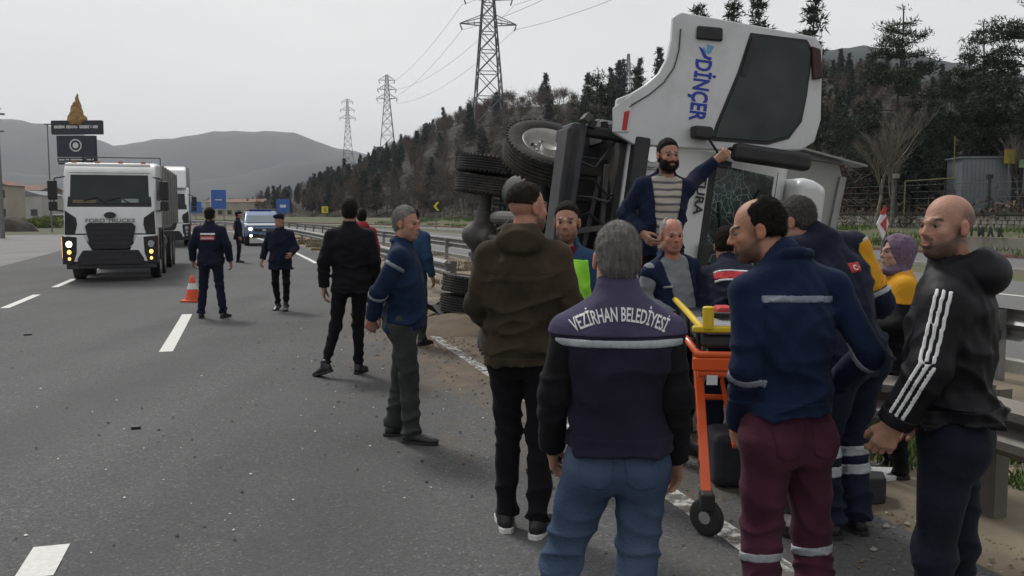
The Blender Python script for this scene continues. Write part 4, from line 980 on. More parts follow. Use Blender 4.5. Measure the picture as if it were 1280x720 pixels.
# lattice towers
M_STEEL=mat('dark lattice steel',(.075,.07,.08),.6,.15,2,metal=.3)
def pylon(label,loc,H,w0,w1,arms,rz=0,th=.11):
    g=thing('pylon',label,'pylon',loc,rz,'electricity pylons above the wood'); segs=[]
    def W(z): u=z/H; return (w0+(w1-w0)*min(1,u/.72)) if u<.72 else w1*(1-.6*(u-.72)/.28)
    def cor(z): w=W(z)/2; return [np.array([sx*w,sy*w,z]) for sx,sy in ((-1,-1),(1,-1),(1,1),(-1,1))]
    zs=[0]; 
    while zs[-1]<H*.98: zs.append(min(H,zs[-1]+max(W(zs[-1])*.95,1.6)))
    for a,b in zip(zs[:-1],zs[1:]):
        A,B=cor(a),cor(b)
        for k in range(4):
            segs.append((*A[k],*B[k],th,th)); segs.append((*A[k],*B[(k+1)%4],th*.55,th*.55)); segs.append((*A[(k+1)%4],*B[k],th*.55,th*.55)); segs.append((*B[k],*B[(k+1)%4],th*.55,th*.55))
    v,f=prisms(segs,4); link('tower_frame',mesh_np('tower_frame',v,f,M_STEEL),g)
    for z,L in arms:
        for s in (-1,1):
            sg=[]; w=W(z)/2
            for sy in (-1,1): sg+=[(s*w,sy*w,z,s*L,0,z-.0,th*.8,th*.6),(s*w,sy*w,z+1.9,s*L,0,z+.1,th*.6,th*.5)]
            for u in (.3,.6): sg.append((s*(w+(L-w)*u),w*(1-u),z,s*(w+(L-w)*u),w*(1-u),z+1.9*(1-u),th*.4,th*.4)); sg.append((s*(w+(L-w)*u),-w*(1-u),z,s*(w+(L-w)*u),w*(1-u),z,th*.4,th*.4))
            sg.append((s*L,0,z,s*(L-.5),0,z-1.5,.14,.18)); v,f=prisms(sg,4); link('cross_arm',mesh_np('cross_arm',v,f,M_STEEL),g)
    return g
pylon('nearest and largest lattice pylon rising out of the top of the picture',(T0(611,230).x,230,15),49,9,3.6,[(34.2,7.2),(40.5,6.2),(46.0,5.2)],RAD(8),.19)
pylon('second lattice pylon, left of the largest one',(T0(486,400).x,400,22),41,8,2.4,[(30,4.6),(34,4.2),(38,3.6)],RAD(10),.13)
pylon('third lattice pylon, small and hazy, leftmost of the tall three',(T0(437,560).x,560,24),48,8,2.2,[(36,5),(41,4.4),(46,3.6)],RAD(10),.13)
pylon('smallest lattice pylon just left of the raised door',(T0(783,420).x,420,32),43,8,2.0,[(32,4.6),(37,4.0)],RAD(20),.15)
def wire(name,a,b,sag,lab,r=.05):
    a=Vector(a);b=Vector(b); n=24; pts=[a.lerp(b,i/n)-Vector((0,0,sag*4*(i/n)*(1-i/n))) for i in range(n+1)]
    v,f=prisms([(*pts[i],*pts[i+1],r,r) for i in range(n)],4); tag(link(name,mesh_np(name,v,f,M_STEEL)),lab,'cable',group='power cables of the largest pylon')
P1=T0(611,230); P2=T0(486,400)
for s,dz,nm in ((-1,47.8,'lower left'),(1,47.8,'lower right'),(-1,54,'upper left'),(1,54,'upper right')):
    wire('power_cable',(P1.x+s*6.7,230,dz),(P2.x+s*4.4,400,dz+2),4,'thin cable from the %s arm of the largest pylon to the second pylon'%nm,.045)
    wire('power_cable',(P1.x+s*6.7,230,dz),(P1.x+60+s*6.7,60,dz-2),5,'thin cable from the %s arm of the largest pylon towards the upper right'%nm,.045)
# signs
M_SBLUE=mat('blue sign face',(.03,.10,.34),.5,.1,2); M_SYEL=mat('yellow chevron film',(.55,.50,.02),.6,.1,3); M_SBLK=mat('black sign face',(.012,.012,.014),.6,.1,3); M_POST=mat('grey galvanised post',(.16,.16,.16),.6,.15,5,metal=.4); M_SWHT=mat('white sign film',(.55,.55,.55),.6,.08,5); M_SRED=mat('red sign film',(.40,.03,.03),.6,.1,5)
def sign(name,label,loc,w,h,zc,m,rz=0,group=None,marks=None,posts=(0,)):
    g=thing(name,label,'sign',loc,rz,group); MB().box((0,0,zc),(w,.04,h)).build('panel',m,g,bevel=.008)
    for p in posts: MB().cyl((p,.06,-.3),(p,.06,zc+h*.4),.045).build('post',M_POST,g)
    for q in (marks or []): MB().prism(q[1],lambda x,z:Vector((x,-.021,z+zc)),lambda x,z:Vector((x,-.028,z+zc))).build(q[0],q[2],g)
    return g
chev=lambda s,x0=0:[(x0-.05*s,0),(x0+.18*s,.28*s),(x0+.34*s,.28*s),(x0+.12*s,0),(x0+.34*s,-.28*s),(x0+.18*s,-.28*s)]
sign('chevron_sign','yellow chevron on black bend sign beside the wreck wheels',(T0(545,86).x,86,0),1.15,1.15,2.25,M_SBLK,0,'bend chevron signs',[('chevron',[(a*1.5-.15,b*1.5) for a,b in chev(1)],M_SYEL)])
sign('chevron_sign','small yellow chevron bend sign further up the opposite carriageway',(T0(407,150).x,150,0),1.1,1.1,2.1,M_SYEL,0,'bend chevron signs',[('chevron',[(a*1.3-.1,b*1.3) for a,b in chev(1)],M_SBLK)])
sign('road_sign','tall blue road sign right of the white tractor unit',(T0(275,92).x,92,0),1.55,1.95,3.0,M_SBLUE,0,None,[('white_arrow',[(-.35,-.1),(-.35,.0),(.35,.0),(.35,-.1)],M_SWHT),('white_panel',[(-.86,-.8),(-.86,.8),(-.79,.8),(-.79,-.8)],M_SWHT)],(-.5,.5))
sign('road_sign','square blue road sign above the patrol car',(T0(355,76).x,76,0),1.15,1.15,2.2,M_SBLUE,0,None,[('white_symbol',[(-.25,-.12),(-.25,.12),(.25,.12),(.25,-.12)],M_SWHT)])
sign('road_sign','faint blue road sign behind the mirror of the white tractor unit',(T0(246,112).x,112,0),1.5,1.4,2.3,M_SBLUE)
g=thing('warning_sign','white diamond sign with red triangle on a thin post left of the bald man','sign',(T0(1103,31).x,31,.0),RAD(20)); 
MB().prism([(-.30,0),(0,.55),(.22,0),(0,-.55)],lambda x,z:Vector((x,-.02,z+1.28)),lambda x,z:Vector((x,.02,z+1.28))).build('panel',M_SWHT,g); MB().prism([(-.16,0),(.12,.30),(.12,-.30)],lambda x,z:Vector((x,-.021,z+1.28)),lambda x,z:Vector((x,-.03,z+1.28))).build('red_triangle',M_SRED,g)
MB().prism([(-.22,.42),(0,.72),(.12,.62),(.02,.40)],lambda x,z:Vector((x,-.033,z+1.20)),lambda x,z:Vector((x,-.04,z+1.20))).build('red_tip',M_SRED,g); MB().cyl((0,.04,-.1),(0,.04,1.5),.035).build('post',M_POST,g)
# roadside name board with the golden ornament
g=thing('name_board','dark two tier name board with round emblem and golden ornament behind the truck','sign',(T0(103,60).x,60,0),RAD(-4)); k=1/18.47
def bz(py): return CAMZ+(265-py)*k
M_NAVYB=mat('navy sign board',(.020,.024,.040),.5,.15,2); M_GOLD=mat('golden ochre ornament',(.36,.20,.05),.6,.25,4,.6,8,col2=(.16,.10,.04))
MB().box((0,0,bz(161)),(64*k,.35,17*k)).build('upper_board',M_NAVYB,g,bevel=.02); MB().box((-.08,0,bz(184)),(49*k,.30,26*k)).build('emblem_board',M_NAVYB,g,bevel=.02); MB().box((-.08,0,bz(200.5)),(49*k,.30,5*k)).build('lower_board',M_NAVYB,g,bevel=.02); MB().box((-.95,0,bz(205)),(16*k,.2,2.5*k)).build('small_board',M_NAVYB,g)
rnd=random.Random(4)
def marks(name,x0,x1,z,h,par,m,y=-.18):
    b=MB(); x=x0
    while x<x1:
        w=rnd.uniform(.07,.13)
        if rnd.random()>.12: b.box((x+w/2,y,z+rnd.uniform(-.01,.01)),(w*.8,.01,h*rnd.uniform(.75,1)))
        x+=w
    o=b.build(name,m,par); o['kind']='stuff'
marks('worn_lettering',-1.6,1.45,bz(160.5),.22,g,M_SWHT); marks('worn_lettering',-1.3,1.1,bz(200.5),.10,g,M_SWHT,-.157)
b=MB(); b.lathe([(.42,-.158),(.42,-.17),(.34,-.17),(.34,-.158)],(-.08,0,bz(183)),'y',28); b.build('emblem_ring',M_SWHT,g); b=MB(); b.lathe([(.0,-.158),(.20,-.158),(.20,-.17),(.0,-.17)],(-.08,0,bz(183)),'y',20); b.build('emblem_disc',M_SWHT,g)
MB().box((.75,0,bz(235)*.5+1.6),(.30,.25,bz(203)-0)).build('post',M_POST,g); MB().cyl((.2,.2,0),(.2,.2,bz(180)),.09).build('post',M_POST,g)
v=Vol((-.95,-.5,bz(156)-.1),(.95,.5,bz(118)),.045); z0=bz(153)
v.cone((0,0,z0),(0,0,z0+.5),.50,.40,.1); v.cone((0,0,z0+.4),(.05,0,z0+1.1),.38,.24,.1); v.cone((.05,0,z0+1.0),(.10,0,z0+1.95),.22,.02,.08); v.ell((-.4,0,z0+.1),(.28,.25,.3),.1); v.ell((.45,0,z0+.1),(.25,.25,.25),.1); v.ell((-.28,0,z0+.75),(.13,.2,.3),.08)
x,y,z=v.P(); v.f=v.f+.05*wob(x,y,z,9,3)+.03*wob(x,y,z,20,5); sdf_obj('golden_ornament',v,M_GOLD,g)
# utility pole and lamp mast
g=thing('utility_pole','tall grey utility pole at the left edge with small crossbars','pole',(T0(4,58).x,58,0)); MB().cyl((0,0,0),(0,0,8.4),.16,.10).build('mast',M_POST,g); MB().box((0,0,8.0),(1.0,.1,.12)).build('crossbar',M_POST,g); MB().box((.1,0,6.9),(.6,.1,.1)).build('crossbar',M_POST,g); MB().box((-.3,0,8.35),(1.1,.16,.07)).build('lamp',M_POST,g)
g=thing('street_lamp','thin distant street lamp left of the name board','street lamp',(T0(66,75).x,75,0)); MB().cyl((0,0,0),(0,0,9.0),.07,.05,8).build('mast',M_POST,g); MB().box((.1,0,9.0),(.7,.2,.1)).build('lamp',M_POST,g)
# stone wall with coping, fence, shed
M_STONE=mat('rubble stone',(.34,.33,.29),.95,.35,2.3,.7,18,col2=(.15,.14,.12)); M_MORT=mat('wall mortar',(.10,.095,.085),.95,.2,6); M_COP=mat('dark weathered coping',(.045,.042,.038),.9,.3,3); M_PALE=mat('pale concrete',(.22,.21,.175),.9,.15,1.2,.3,12,dirt=.4)
w=extr('stone_wall',18,75,[(33.0,.3),(33.0,1.55),(33.45,1.55),(33.45,.3)],M_MORT,label='long rubble stone retaining wall with dark coping below the pines',cat='wall')
extr('coping',18,75,[(32.86,1.55),(32.86,1.68),(33.5,1.68),(33.5,1.55)],M_COP,parent=w)
sv=[];sf=[]; rnd=random.Random(9); s=20.0
b=MB()
for row in range(5):
    s=20+rnd.uniform(0,.2)
    while s<70:
        l=rnd.uniform(.22,.48); p=road(s+l/2,32.97,.66+row*.19); b.box(p,(.14,l*.92,.17),Matrix.Rotation(heading(s)+rnd.uniform(-.06,.06),3,'Z')@Matrix.Rotation(rnd.uniform(-.08,.08),3,'X'),taper=rnd.uniform(.8,1)); s+=l
o=b.build('wall_stones',M_STONE,w); o['kind']='stuff'
pw=extr('low_wall',22,30.5,[(27.9,.0),(27.9,.72),(28.15,.72),(28.15,.0)],M_PALE,label='low pale concrete wall carrying black upright letters right of the bald man',cat='wall')
for i,chh in enumerate('YADIMAR'):
    ss=29.3-i*.44; p=road(ss,27.86,.90); Mx=Matrix.Translation(p)@Matrix.Rotation(heading(ss)+pi/2*-1,4,'Z')@Matrix.Rotation(pi/2,4,'X')
    V_,F_=text_mesh(chh,.50,.02,.8); bm=bmesh.new(); vs=[bm.verts.new(q) for q in V_]
    for f in F_: bm.faces.new([vs[k] for k in f])
    r_=bmesh.ops.extrude_face_region(bm,geom=bm.faces[:]); bmesh.ops.translate(bm,vec=(0,0,.05),verts=[e for e in r_['geom'] if isinstance(e,bmesh.types.BMVert)]); bm.transform(Mx); me=bpy.data.meshes.new('letter'); bm.to_mesh(me); bm.free(); me.materials.append(M_SBLK); link('letter',me,pw)
M_SHED=mat('grey metal sheeting',(.15,.17,.185),.5,.12,1.2,.2,6,metal=.2,dirt=.35); M_DARKP=mat('dark fence panel',(.03,.034,.04),.7,.2,2); M_PIPE=mat('yellow pipe',(.15,.13,.05),.6,.15,4)
g=thing('metal_shed','grey corrugated metal shed under the pines','shed',(T0(1219,46).x,46,1.7),RAD(-6)); MB().box((0,0,1.35),(2.4,2.0,2.7)).build('walls',M_SHED,g)
for i in range(12): MB().box((-1.1+i*.2,-1.015,1.35),(.07,.03,2.6)).build('rib',M_SHED,g)
MB().box((0,0,2.75),(2.6,2.2,.08)).build('roof',M_SHED,g)
g=thing('board_fence','dark board fence right of the grey shed','fence',(T0(1275,45).x,45,1.7),RAD(-6))
for i in range(9): MB().box((-1.1+i*.33,0,.95),(.30,.05,1.9)).build('board',M_DARKP,g)
g=thing('pipe_frame','yellow square pipe frame left of the grey shed','frame',(T0(1160,45).x,45,1.5),RAD(-4)); MB().cyl((-1.25,0,0),(-1.25,0,1.75),.035).build('post',M_PIPE,g); MB().cyl((-1.25,0,1.75),(1.2,0,1.9),.035).build('crossbar',M_PIPE,g); MB().cyl((1.1,0,1.85),(1.1,0,4.0),.03).build('post',M_PIPE,g)
sign('yellow_sign','small yellow sign above the board fence',(T0(1257,44.5).x,44.5,1.7),.55,.7,2.75,mat('dull yellow sign',(.26,.22,.03),.6,.2,5),0); sign('green_sign','small pale green sign at the right edge above the fence',(T0(1276,44.5).x,44.5,1.7),.6,.4,2.4,mat('pale green panel',(.22,.32,.18)),0)
M_FENCE=mat('dark fence wire',(.02,.022,.022),.6)
g=thing('wire_fence','dark wire fence running along the top of the stone wall','fence',road(20,34.2,1.6)); b0=g.location.copy(); pm=None
for i in range(20):
    p=road(20+i*2.6,34.2,1.6)-b0
    if pm is None: o=MB().cyl((0,0,-.5),(0,0,1.75),.045,n=6).build('post',M_FENCE,g); pm=o.data
    else: o=link('post',pm,g)
    o.location=p
for zz in (.1,.45,.8,1.15,1.5):
    segs=[(*(road(20+i*2.6,34.2,1.6+zz)-b0),*(road(22.6+i*2.6,34.2,1.6+zz)-b0),.012,.012) for i in range(19)]; v_,f_=prisms(segs,3); link('wire',mesh_np('wire',v_,f_,M_FENCE),g)
for px,lab in ((1233,'dark square post in front of the grey shed'),(1117,'dark post with a small pale box left of the pipe frame')):
    g=thing('lamp_post',lab,'post',(T0(px,44).x,44,1.4)); MB().box((0,0,1.0),(.08,.08,2.0)).build('mast',M_FENCE,g); MB().box((0,0,2.05),(.26,.24,.22)).build('lamp_head',M_FENCE if px>1200 else M_POST,g,bevel=.03)
# left side: shrub, soil heap, distant cars and buildings
rnd=random.Random(3)
g=thing('shrub','low yellow green shrub clump beyond the pale forecourt','shrub',(T0(58,98).x,98,0)); cs=[(rnd.gauss(0,1.2),rnd.gauss(0,.7),rnd.uniform(.1,1.1)*(1-.1*abs(rnd.gauss(0,1)))) for _ in range(90)]
v_,f_=needles(cs,rnd,40,.42,.35,.26,.05); link('leaves',mesh_np('leaves',v_,f_,M_SHRUB),g); v_,f_=prisms([(rnd.gauss(0,.9),rnd.gauss(0,.4),-.05,rnd.gauss(0,1.1),rnd.gauss(0,.5),.9,.02,.01) for _ in range(30)],3); link('stems',mesh_np('stems',v_,f_,M_TWIG),g)
o=blob_sheet('soil_heap',T0(10,80).x,80,2.4,1.6,-.02,mat('dark rubble soil',(.045,.036,.030),.95,.4,3,1,9),seed=4,h=1.35); tag(o,'dark heap of rubble and soil at the left edge','soil heap')
M_WALLS=[mat('pale render wall',(.36,.35,.33),.9,.1,.4),mat('grey render wall',(.24,.24,.24),.9,.1,.4),mat('cream render wall',(.33,.30,.24),.9,.1,.4)]; M_ROOFR=mat('faded red roof',(.17,.095,.075),.9,.2,.5); M_ROOFG=mat('grey roof sheet',(.16,.17,.18),.8,.15,.5); M_WIN=mat('dark window glass',(.03,.035,.04),.2,.2,.3)
def house(label,px,Y,w,d,h,mw,mr,rz=0,roof=.9,floors=1,group=None):
    g=thing('building',label,'building',(T0(px,Y).x,Y,0),rz,group); MB().box((0,0,h/2),(w,d,h)).build('walls',mw,g)
    MB().prism([(-w/2-.3,0),(0,roof),(w/2+.3,0)] if d>w else [(-d/2-.3,0),(0,roof),(d/2+.3,0)],(lambda a,b_:Vector((a,-d/2-.3,h+b_))) if d>w else (lambda a,b_:Vector((-w/2-.3,a,h+b_))),(lambda a,b_:Vector((a,d/2+.3,h+b_))) if d>w else (lambda a,b_:Vector((w/2+.3,a,h+b_)))).build('roof',mr,g)
    n=max(2,int(w/2.6)); me=None
    for fl in range(floors):
        for i in range(n):
            b_=MB().box((0,0,0),(1.2,.12,1.2))
            if me is None: o=b_.build('window',M_WIN,g); me=o.data
            else: o=link('window',me,g)
            o.location=(-w/2+(i+.5)*w/n,-d/2-.02,1.6+fl*2.9)
    return g
house('long low building with faded red roof at the left beyond the forecourt',30,190,13,9,6.2,M_WALLS[1],M_ROOFR,0,1.2,2,'buildings left of the road'); house('white gabled building right of the red roofed one',50,170,5.5,8,4.8,M_WALLS[0],M_ROOFG,0,.9,1,'buildings left of the road')
house('small cream building behind the utility pole',8,140,4,5,5.8,M_WALLS[2],M_ROOFR,0,.8,2,'buildings left of the road'); house('grey flat workshop behind the name board post',110,210,14,8,4.8,M_WALLS[1],M_ROOFG,0,.7,1,'buildings left of the road'); house('pale distant house high on the slope left of the name board',78,420,14,9,8,M_WALLS[0],M_ROOFR,0,2,2,'buildings left of the road'); house('pale distant apartment block at the far left',-40,300,16,10,12,M_WALLS[2],M_ROOFR,0,1.5,4,'buildings left of the road')
house('distant beige house behind the blue road sign',300,260,16,9,4.5,M_WALLS[2],M_ROOFR,0,1.0,1,'buildings beyond the bend'); house('distant low beige wall of a building above the bend',350,300,24,9,5.5,M_WALLS[2],M_ROOFG,0,.6,1,'buildings beyond the bend')
# roadside weeds and grass
def blades(name,spots,n,h,lab,m,seed,w=.012):
    R=np.random.RandomState(seed); V=[];Fc=[]; k=0
    out=[]
    for (x,y,rx,ry,z) in spots:
        a=R.rand(n)*2*pi; r=R.rand(n)**.5; X=x+np.cos(a)*r*rx; Y=y+np.sin(a)*r*ry; hh=h*R.uniform(.4,1.2,n); th=R.rand(n)*2*pi; l=R.normal(0,.35,(n,2))
        b=np.stack([X,Y,np.full(n,z)],1); u=np.stack([np.cos(th),np.sin(th),np.zeros(n)],1)*w; t=b+np.stack([l[:,0]*hh,l[:,1]*hh,hh],1); out.append(np.stack([b-u,b+u,t],1).reshape(-1,3))
    V=np.concatenate(out); return tag(link(name,mesh_np(name,V,np.arange(len(V)).reshape(-1,3),m)),lab,'grass',kind='stuff')
spots=[]; rnd=random.Random(8)
for i in range(34):
    s_=rnd.uniform(2.6,9); t_=rnd.uniform(4.1,5.6); p=road(s_,t_); spots.append((p.x,p.y,rnd.uniform(.15,.5),rnd.uniform(.15,.5),0))
p=road(7.2,3.9); spots+=[(2.45,5.95,.42,.35,0),(2.2,6.2,.3,.3,0)]
blades('median_grass',spots,420,.13,'fresh green grass growing in the median behind the brown guardrail',M_GRASS,2)
spots=[]
for i in range(70):
    s_=rnd.uniform(9,60); t_=rnd.uniform(3.6,7.4); p=road(s_,t_); spots.append((p.x,p.y,rnd.uniform(.2,.8),rnd.uniform(.2,.8),0))
blades('dry_median_grass',spots,160,.16,'dry straw coloured grass along the median beyond the wreck',mat('dry straw grass',(.17,.14,.07),.9,.3,3),5,.016)
spots=[]
for i in range(150):
    s_=rnd.uniform(20,110); t_=rnd.uniform(27.8,32.6); p=road(s_,t_,0); spots.append((p.x,p.y,1.2,1.2,bank(s_,t_)-.04))
blades('bank_grass',spots,120,.28,'green grass on the bank below the stone wall and the wood',M_GRASS,6,.035)
# ---------------- vehicles ----------------
M_CABW=mat('white truck paint',(.66,.67,.67),.32,.05,1.5,.04,3,coat=.5,dirt=.16); M_CABO=mat('white overturned cab paint',(.55,.56,.56),.35,.05,1.5,.05,3,coat=.4,dirt=.15)
M_PLB=mat('black truck plastic',(.016,.016,.018),.55,.25,8,.15,60); M_PLG=mat('dark grey plastic',(.022,.023,.027),.65,.25,6,.2,40,dirt=.15); M_TYRE=mat('tyre rubber',(.018,.018,.018),.85,.3,6,.3,60,dirt=.45)
M_RIM=mat('dusty steel rim',(.30,.29,.27),.5,.2,6,.2,30,metal=.5,dirt=.5); M_CHAS=mat('oily black chassis',(.013,.013,.014),.65,.4,5,.4,20,dirt=.35); M_CHG=mat('dusty grey drivetrain casting',(.055,.054,.052),.65,.35,6,.5,20,dirt=.4)
M_GLS=mat('dark vehicle glass',(.010,.018,.019),.12,.3,2,spec=.35); M_CHROME=mat('bright metal trim',(.55,.55,.55),.2,.1,5,metal=.9); M_LAMPG=mat('clear lamp glass',(.30,.32,.34),.12,.2,14,spec=.8,coat=.8)
M_LIT=mat('lit headlamp',(1,.86,.62),.3,0,5,emit=9); M_LITA=mat('lit amber lamp',(1,.42,.10),.3,0,5,emit=2.2); M_AMB=mat('amber reflector',(.30,.11,.02),.3,.1,5); M_REDL=mat('red lamp lens',(.25,.01,.01),.25,.1,5)
M_BOX=mat('pale grey body panel',(.27,.275,.265),.6,.08,1,.1,10,dirt=.45); M_ALU=mat('dull aluminium edge',(.22,.22,.215),.45,.15,6,metal=.5,dirt=.3); M_BLT=mat('blue lettering',(.02,.035,.30),.5,.1,20); M_LBL=mat('light blue logo',(.10,.30,.50),.5,.1,20)
M_TGREY=mat('grey faded lettering',(.20,.20,.20),.5,.1,20)
def cracked():
    m,t,b=newmat('cracked windscreen glass'); N=t.nodes; L=t.links; tc=N.new('ShaderNodeTexCoord'); nz=N.new('ShaderNodeTexNoise'); nz.inputs['Scale'].default_value=2.5; L.new(tc.outputs['Object'],nz.inputs['Vector'])
    mx=N.new('ShaderNodeMix'); mx.data_type='VECTOR'; mx.inputs['Factor'].default_value=.25; L.new(tc.outputs['Object'],mx.inputs['A']); L.new(nz.outputs['Color'],mx.inputs['B'])
    outs=[]
    for sc,w in ((4,.010),(15,.030)):
        v=N.new('ShaderNodeTexVoronoi'); v.feature='DISTANCE_TO_EDGE'; v.inputs['Scale'].default_value=sc; L.new(mx.outputs['Result'],v.inputs['Vector']); r=N.new('ShaderNodeMapRange'); r.inputs['From Min'].default_value=w; r.inputs['From Max'].default_value=0; L.new(v.outputs['Distance'],r.inputs['Value']); outs.append(r.outputs[0])
    n2=N.new('ShaderNodeTexNoise'); n2.inputs['Scale'].default_value=1.7; n2.inputs['Detail'].default_value=3; L.new(tc.outputs['Object'],n2.inputs['Vector']); r2=N.new('ShaderNodeMapRange'); r2.inputs['From Min'].default_value=.43; r2.inputs['From Max'].default_value=.56; L.new(n2.outputs['Fac'],r2.inputs['Value'])
    mu=N.new('ShaderNodeMath'); mu.operation='MULTIPLY'; L.new(outs[1],mu.inputs[0]); L.new(r2.outputs[0],mu.inputs[1]); ma=N.new('ShaderNodeMath'); ma.operation='MAXIMUM'; mh=N.new('ShaderNodeMath'); mh.operation='MULTIPLY'; mh.inputs[1].default_value=.55; L.new(outs[0],mh.inputs[0]); L.new(mh.outputs[0],ma.inputs[0]); L.new(mu.outputs[0],ma.inputs[1])
    c=N.new('ShaderNodeMix'); c.data_type='RGBA'; L.new(r2.outputs[0],c.inputs['Factor']); c.inputs['A'].default_value=(.006,.010,.011,1); c.inputs['B'].default_value=(.018,.042,.040,1)
    c2=N.new('ShaderNodeMix'); c2.data_type='RGBA'; L.new(ma.outputs[0],c2.inputs['Factor']); L.new(c.outputs['Result'],c2.inputs['A']); c2.inputs['B'].default_value=(.34,.42,.42,1); L.new(c2.outputs['Result'],b.inputs['Base Color'])
    r3=N.new('ShaderNodeMapRange'); r3.inputs['To Min'].default_value=.12; r3.inputs['To Max'].default_value=.6; L.new(ma.outputs[0],r3.inputs['Value']); L.new(r3.outputs[0],b.inputs['Roughness']); bp=N.new('ShaderNodeBump'); bp.inputs['Strength'].default_value=.6; bp.inputs['Distance'].default_value=.01; L.new(n2.outputs['Fac'],bp.inputs['Height']); L.new(bp.outputs[0],b.inputs['Normal']); return m
M_CRACK=cracked()
def wheel(parent,c,side,R=.5,w=.29,steer=None,dual=False,name='wheel',dish=.0):
    """a road wheel; side=+1 outer face towards +x. parts: tyre carries rim"""
    Rm=(steer or Matrix.Identity(3)); wd=w
    def P(r,h): return (r,h*side)
    prof=[P(R*.62,-wd*.40),P(R*.80,-wd*.5),P(R*.93,-wd*.47),P(R*.985,-wd*.40)]
    for i in range(6):
        x=-wd*.36+i*wd*.144; prof+=[P(R,x-wd*.05),P(R,x+wd*.05),P(R*.975,x+wd*.058),P(R*.975,x+wd*.086)] if i<5 else [P(R,x-wd*.05),P(R,x+wd*.03)]
    prof+=[P(R*.985,wd*.42),P(R*.93,wd*.48),P(R*.80,wd*.5),P(R*.68,wd*.46),P(R*.62,wd*.38)]
    b=MB(); b.lathe(prof,c,'x',40,Rm); ty=b.build('tyre',M_TYRE,parent,smooth=True)
    # tread blocks cut across the shoulders
    b=MB()
    for i in range(48):
        a=2*pi*i/48
        for sx in (-1,1): b.box(Vector(c)+Rm@Vector((sx*wd*.40,cos(a)*R*.985,sin(a)*R*.985)),(wd*.16,.030,.02),Rm@Matrix.Rotation(a+pi/2,3,'X'))
    o=b.build('tread_blocks',M_TYRE,ty); o['kind']='stuff'
    f=wd*(.30-dish)
    prof=[P(0,f-.02),P(R*.17,f-.02),P(R*.19,f-.0),P(R*.20,f-.07),P(R*.40,f-.09-dish*wd),P(R*.48,f-.05),P(R*.55,wd*.30),P(R*.60,wd*.40),P(R*.635,wd*.42),P(R*.62,wd*.3),P(R*.5,-wd*.3)]
    b=MB(); b.lathe(prof,c,'x',32,Rm); ri=b.build('rim',M_RIM,ty,smooth=True)
    bb=MB(); hb=MB()
    for i in range(10):
        a=2*pi*i/10; 
        p0=Vector(c)+Rm@Vector((side*(f-.09),cos(a)*R*.31,sin(a)*R*.31)); p1=Vector(c)+Rm@Vector((side*(f-.04),cos(a)*R*.31,sin(a)*R*.31)); bb.cyl(p0,p1,.018,.016,6)
    o=bb.build('wheel_nuts',M_CHROME,ty); o['kind']='stuff'
    for i in range(8):
        a=2*pi*i/8+.2; p0=Vector(c)+Rm@Vector((side*(f-.082),cos(a)*R*.425,sin(a)*R*.425)); p1=p0+Rm@Vector((side*.012,0,0)); hb.cyl(p0,p1,R*.055,n=10)
    o=hb.build('hand_holes',M_PLB,ty); o['kind']='stuff'
    return ty
def FY(z): return -(.02+max(0,z-1.75)*.24+max(0,z-2.62)*.5)     # slope of the cab front
def plate(name,poly,m,parent,off=.012,th=.03,bevel=.006,fy=FY):
    return MB().prism(poly,lambda x,z:Vector((x,fy(z)+off,z)),lambda x,z:Vector((x,fy(z)+off-th,z))).build(name,m,parent,bevel=bevel)
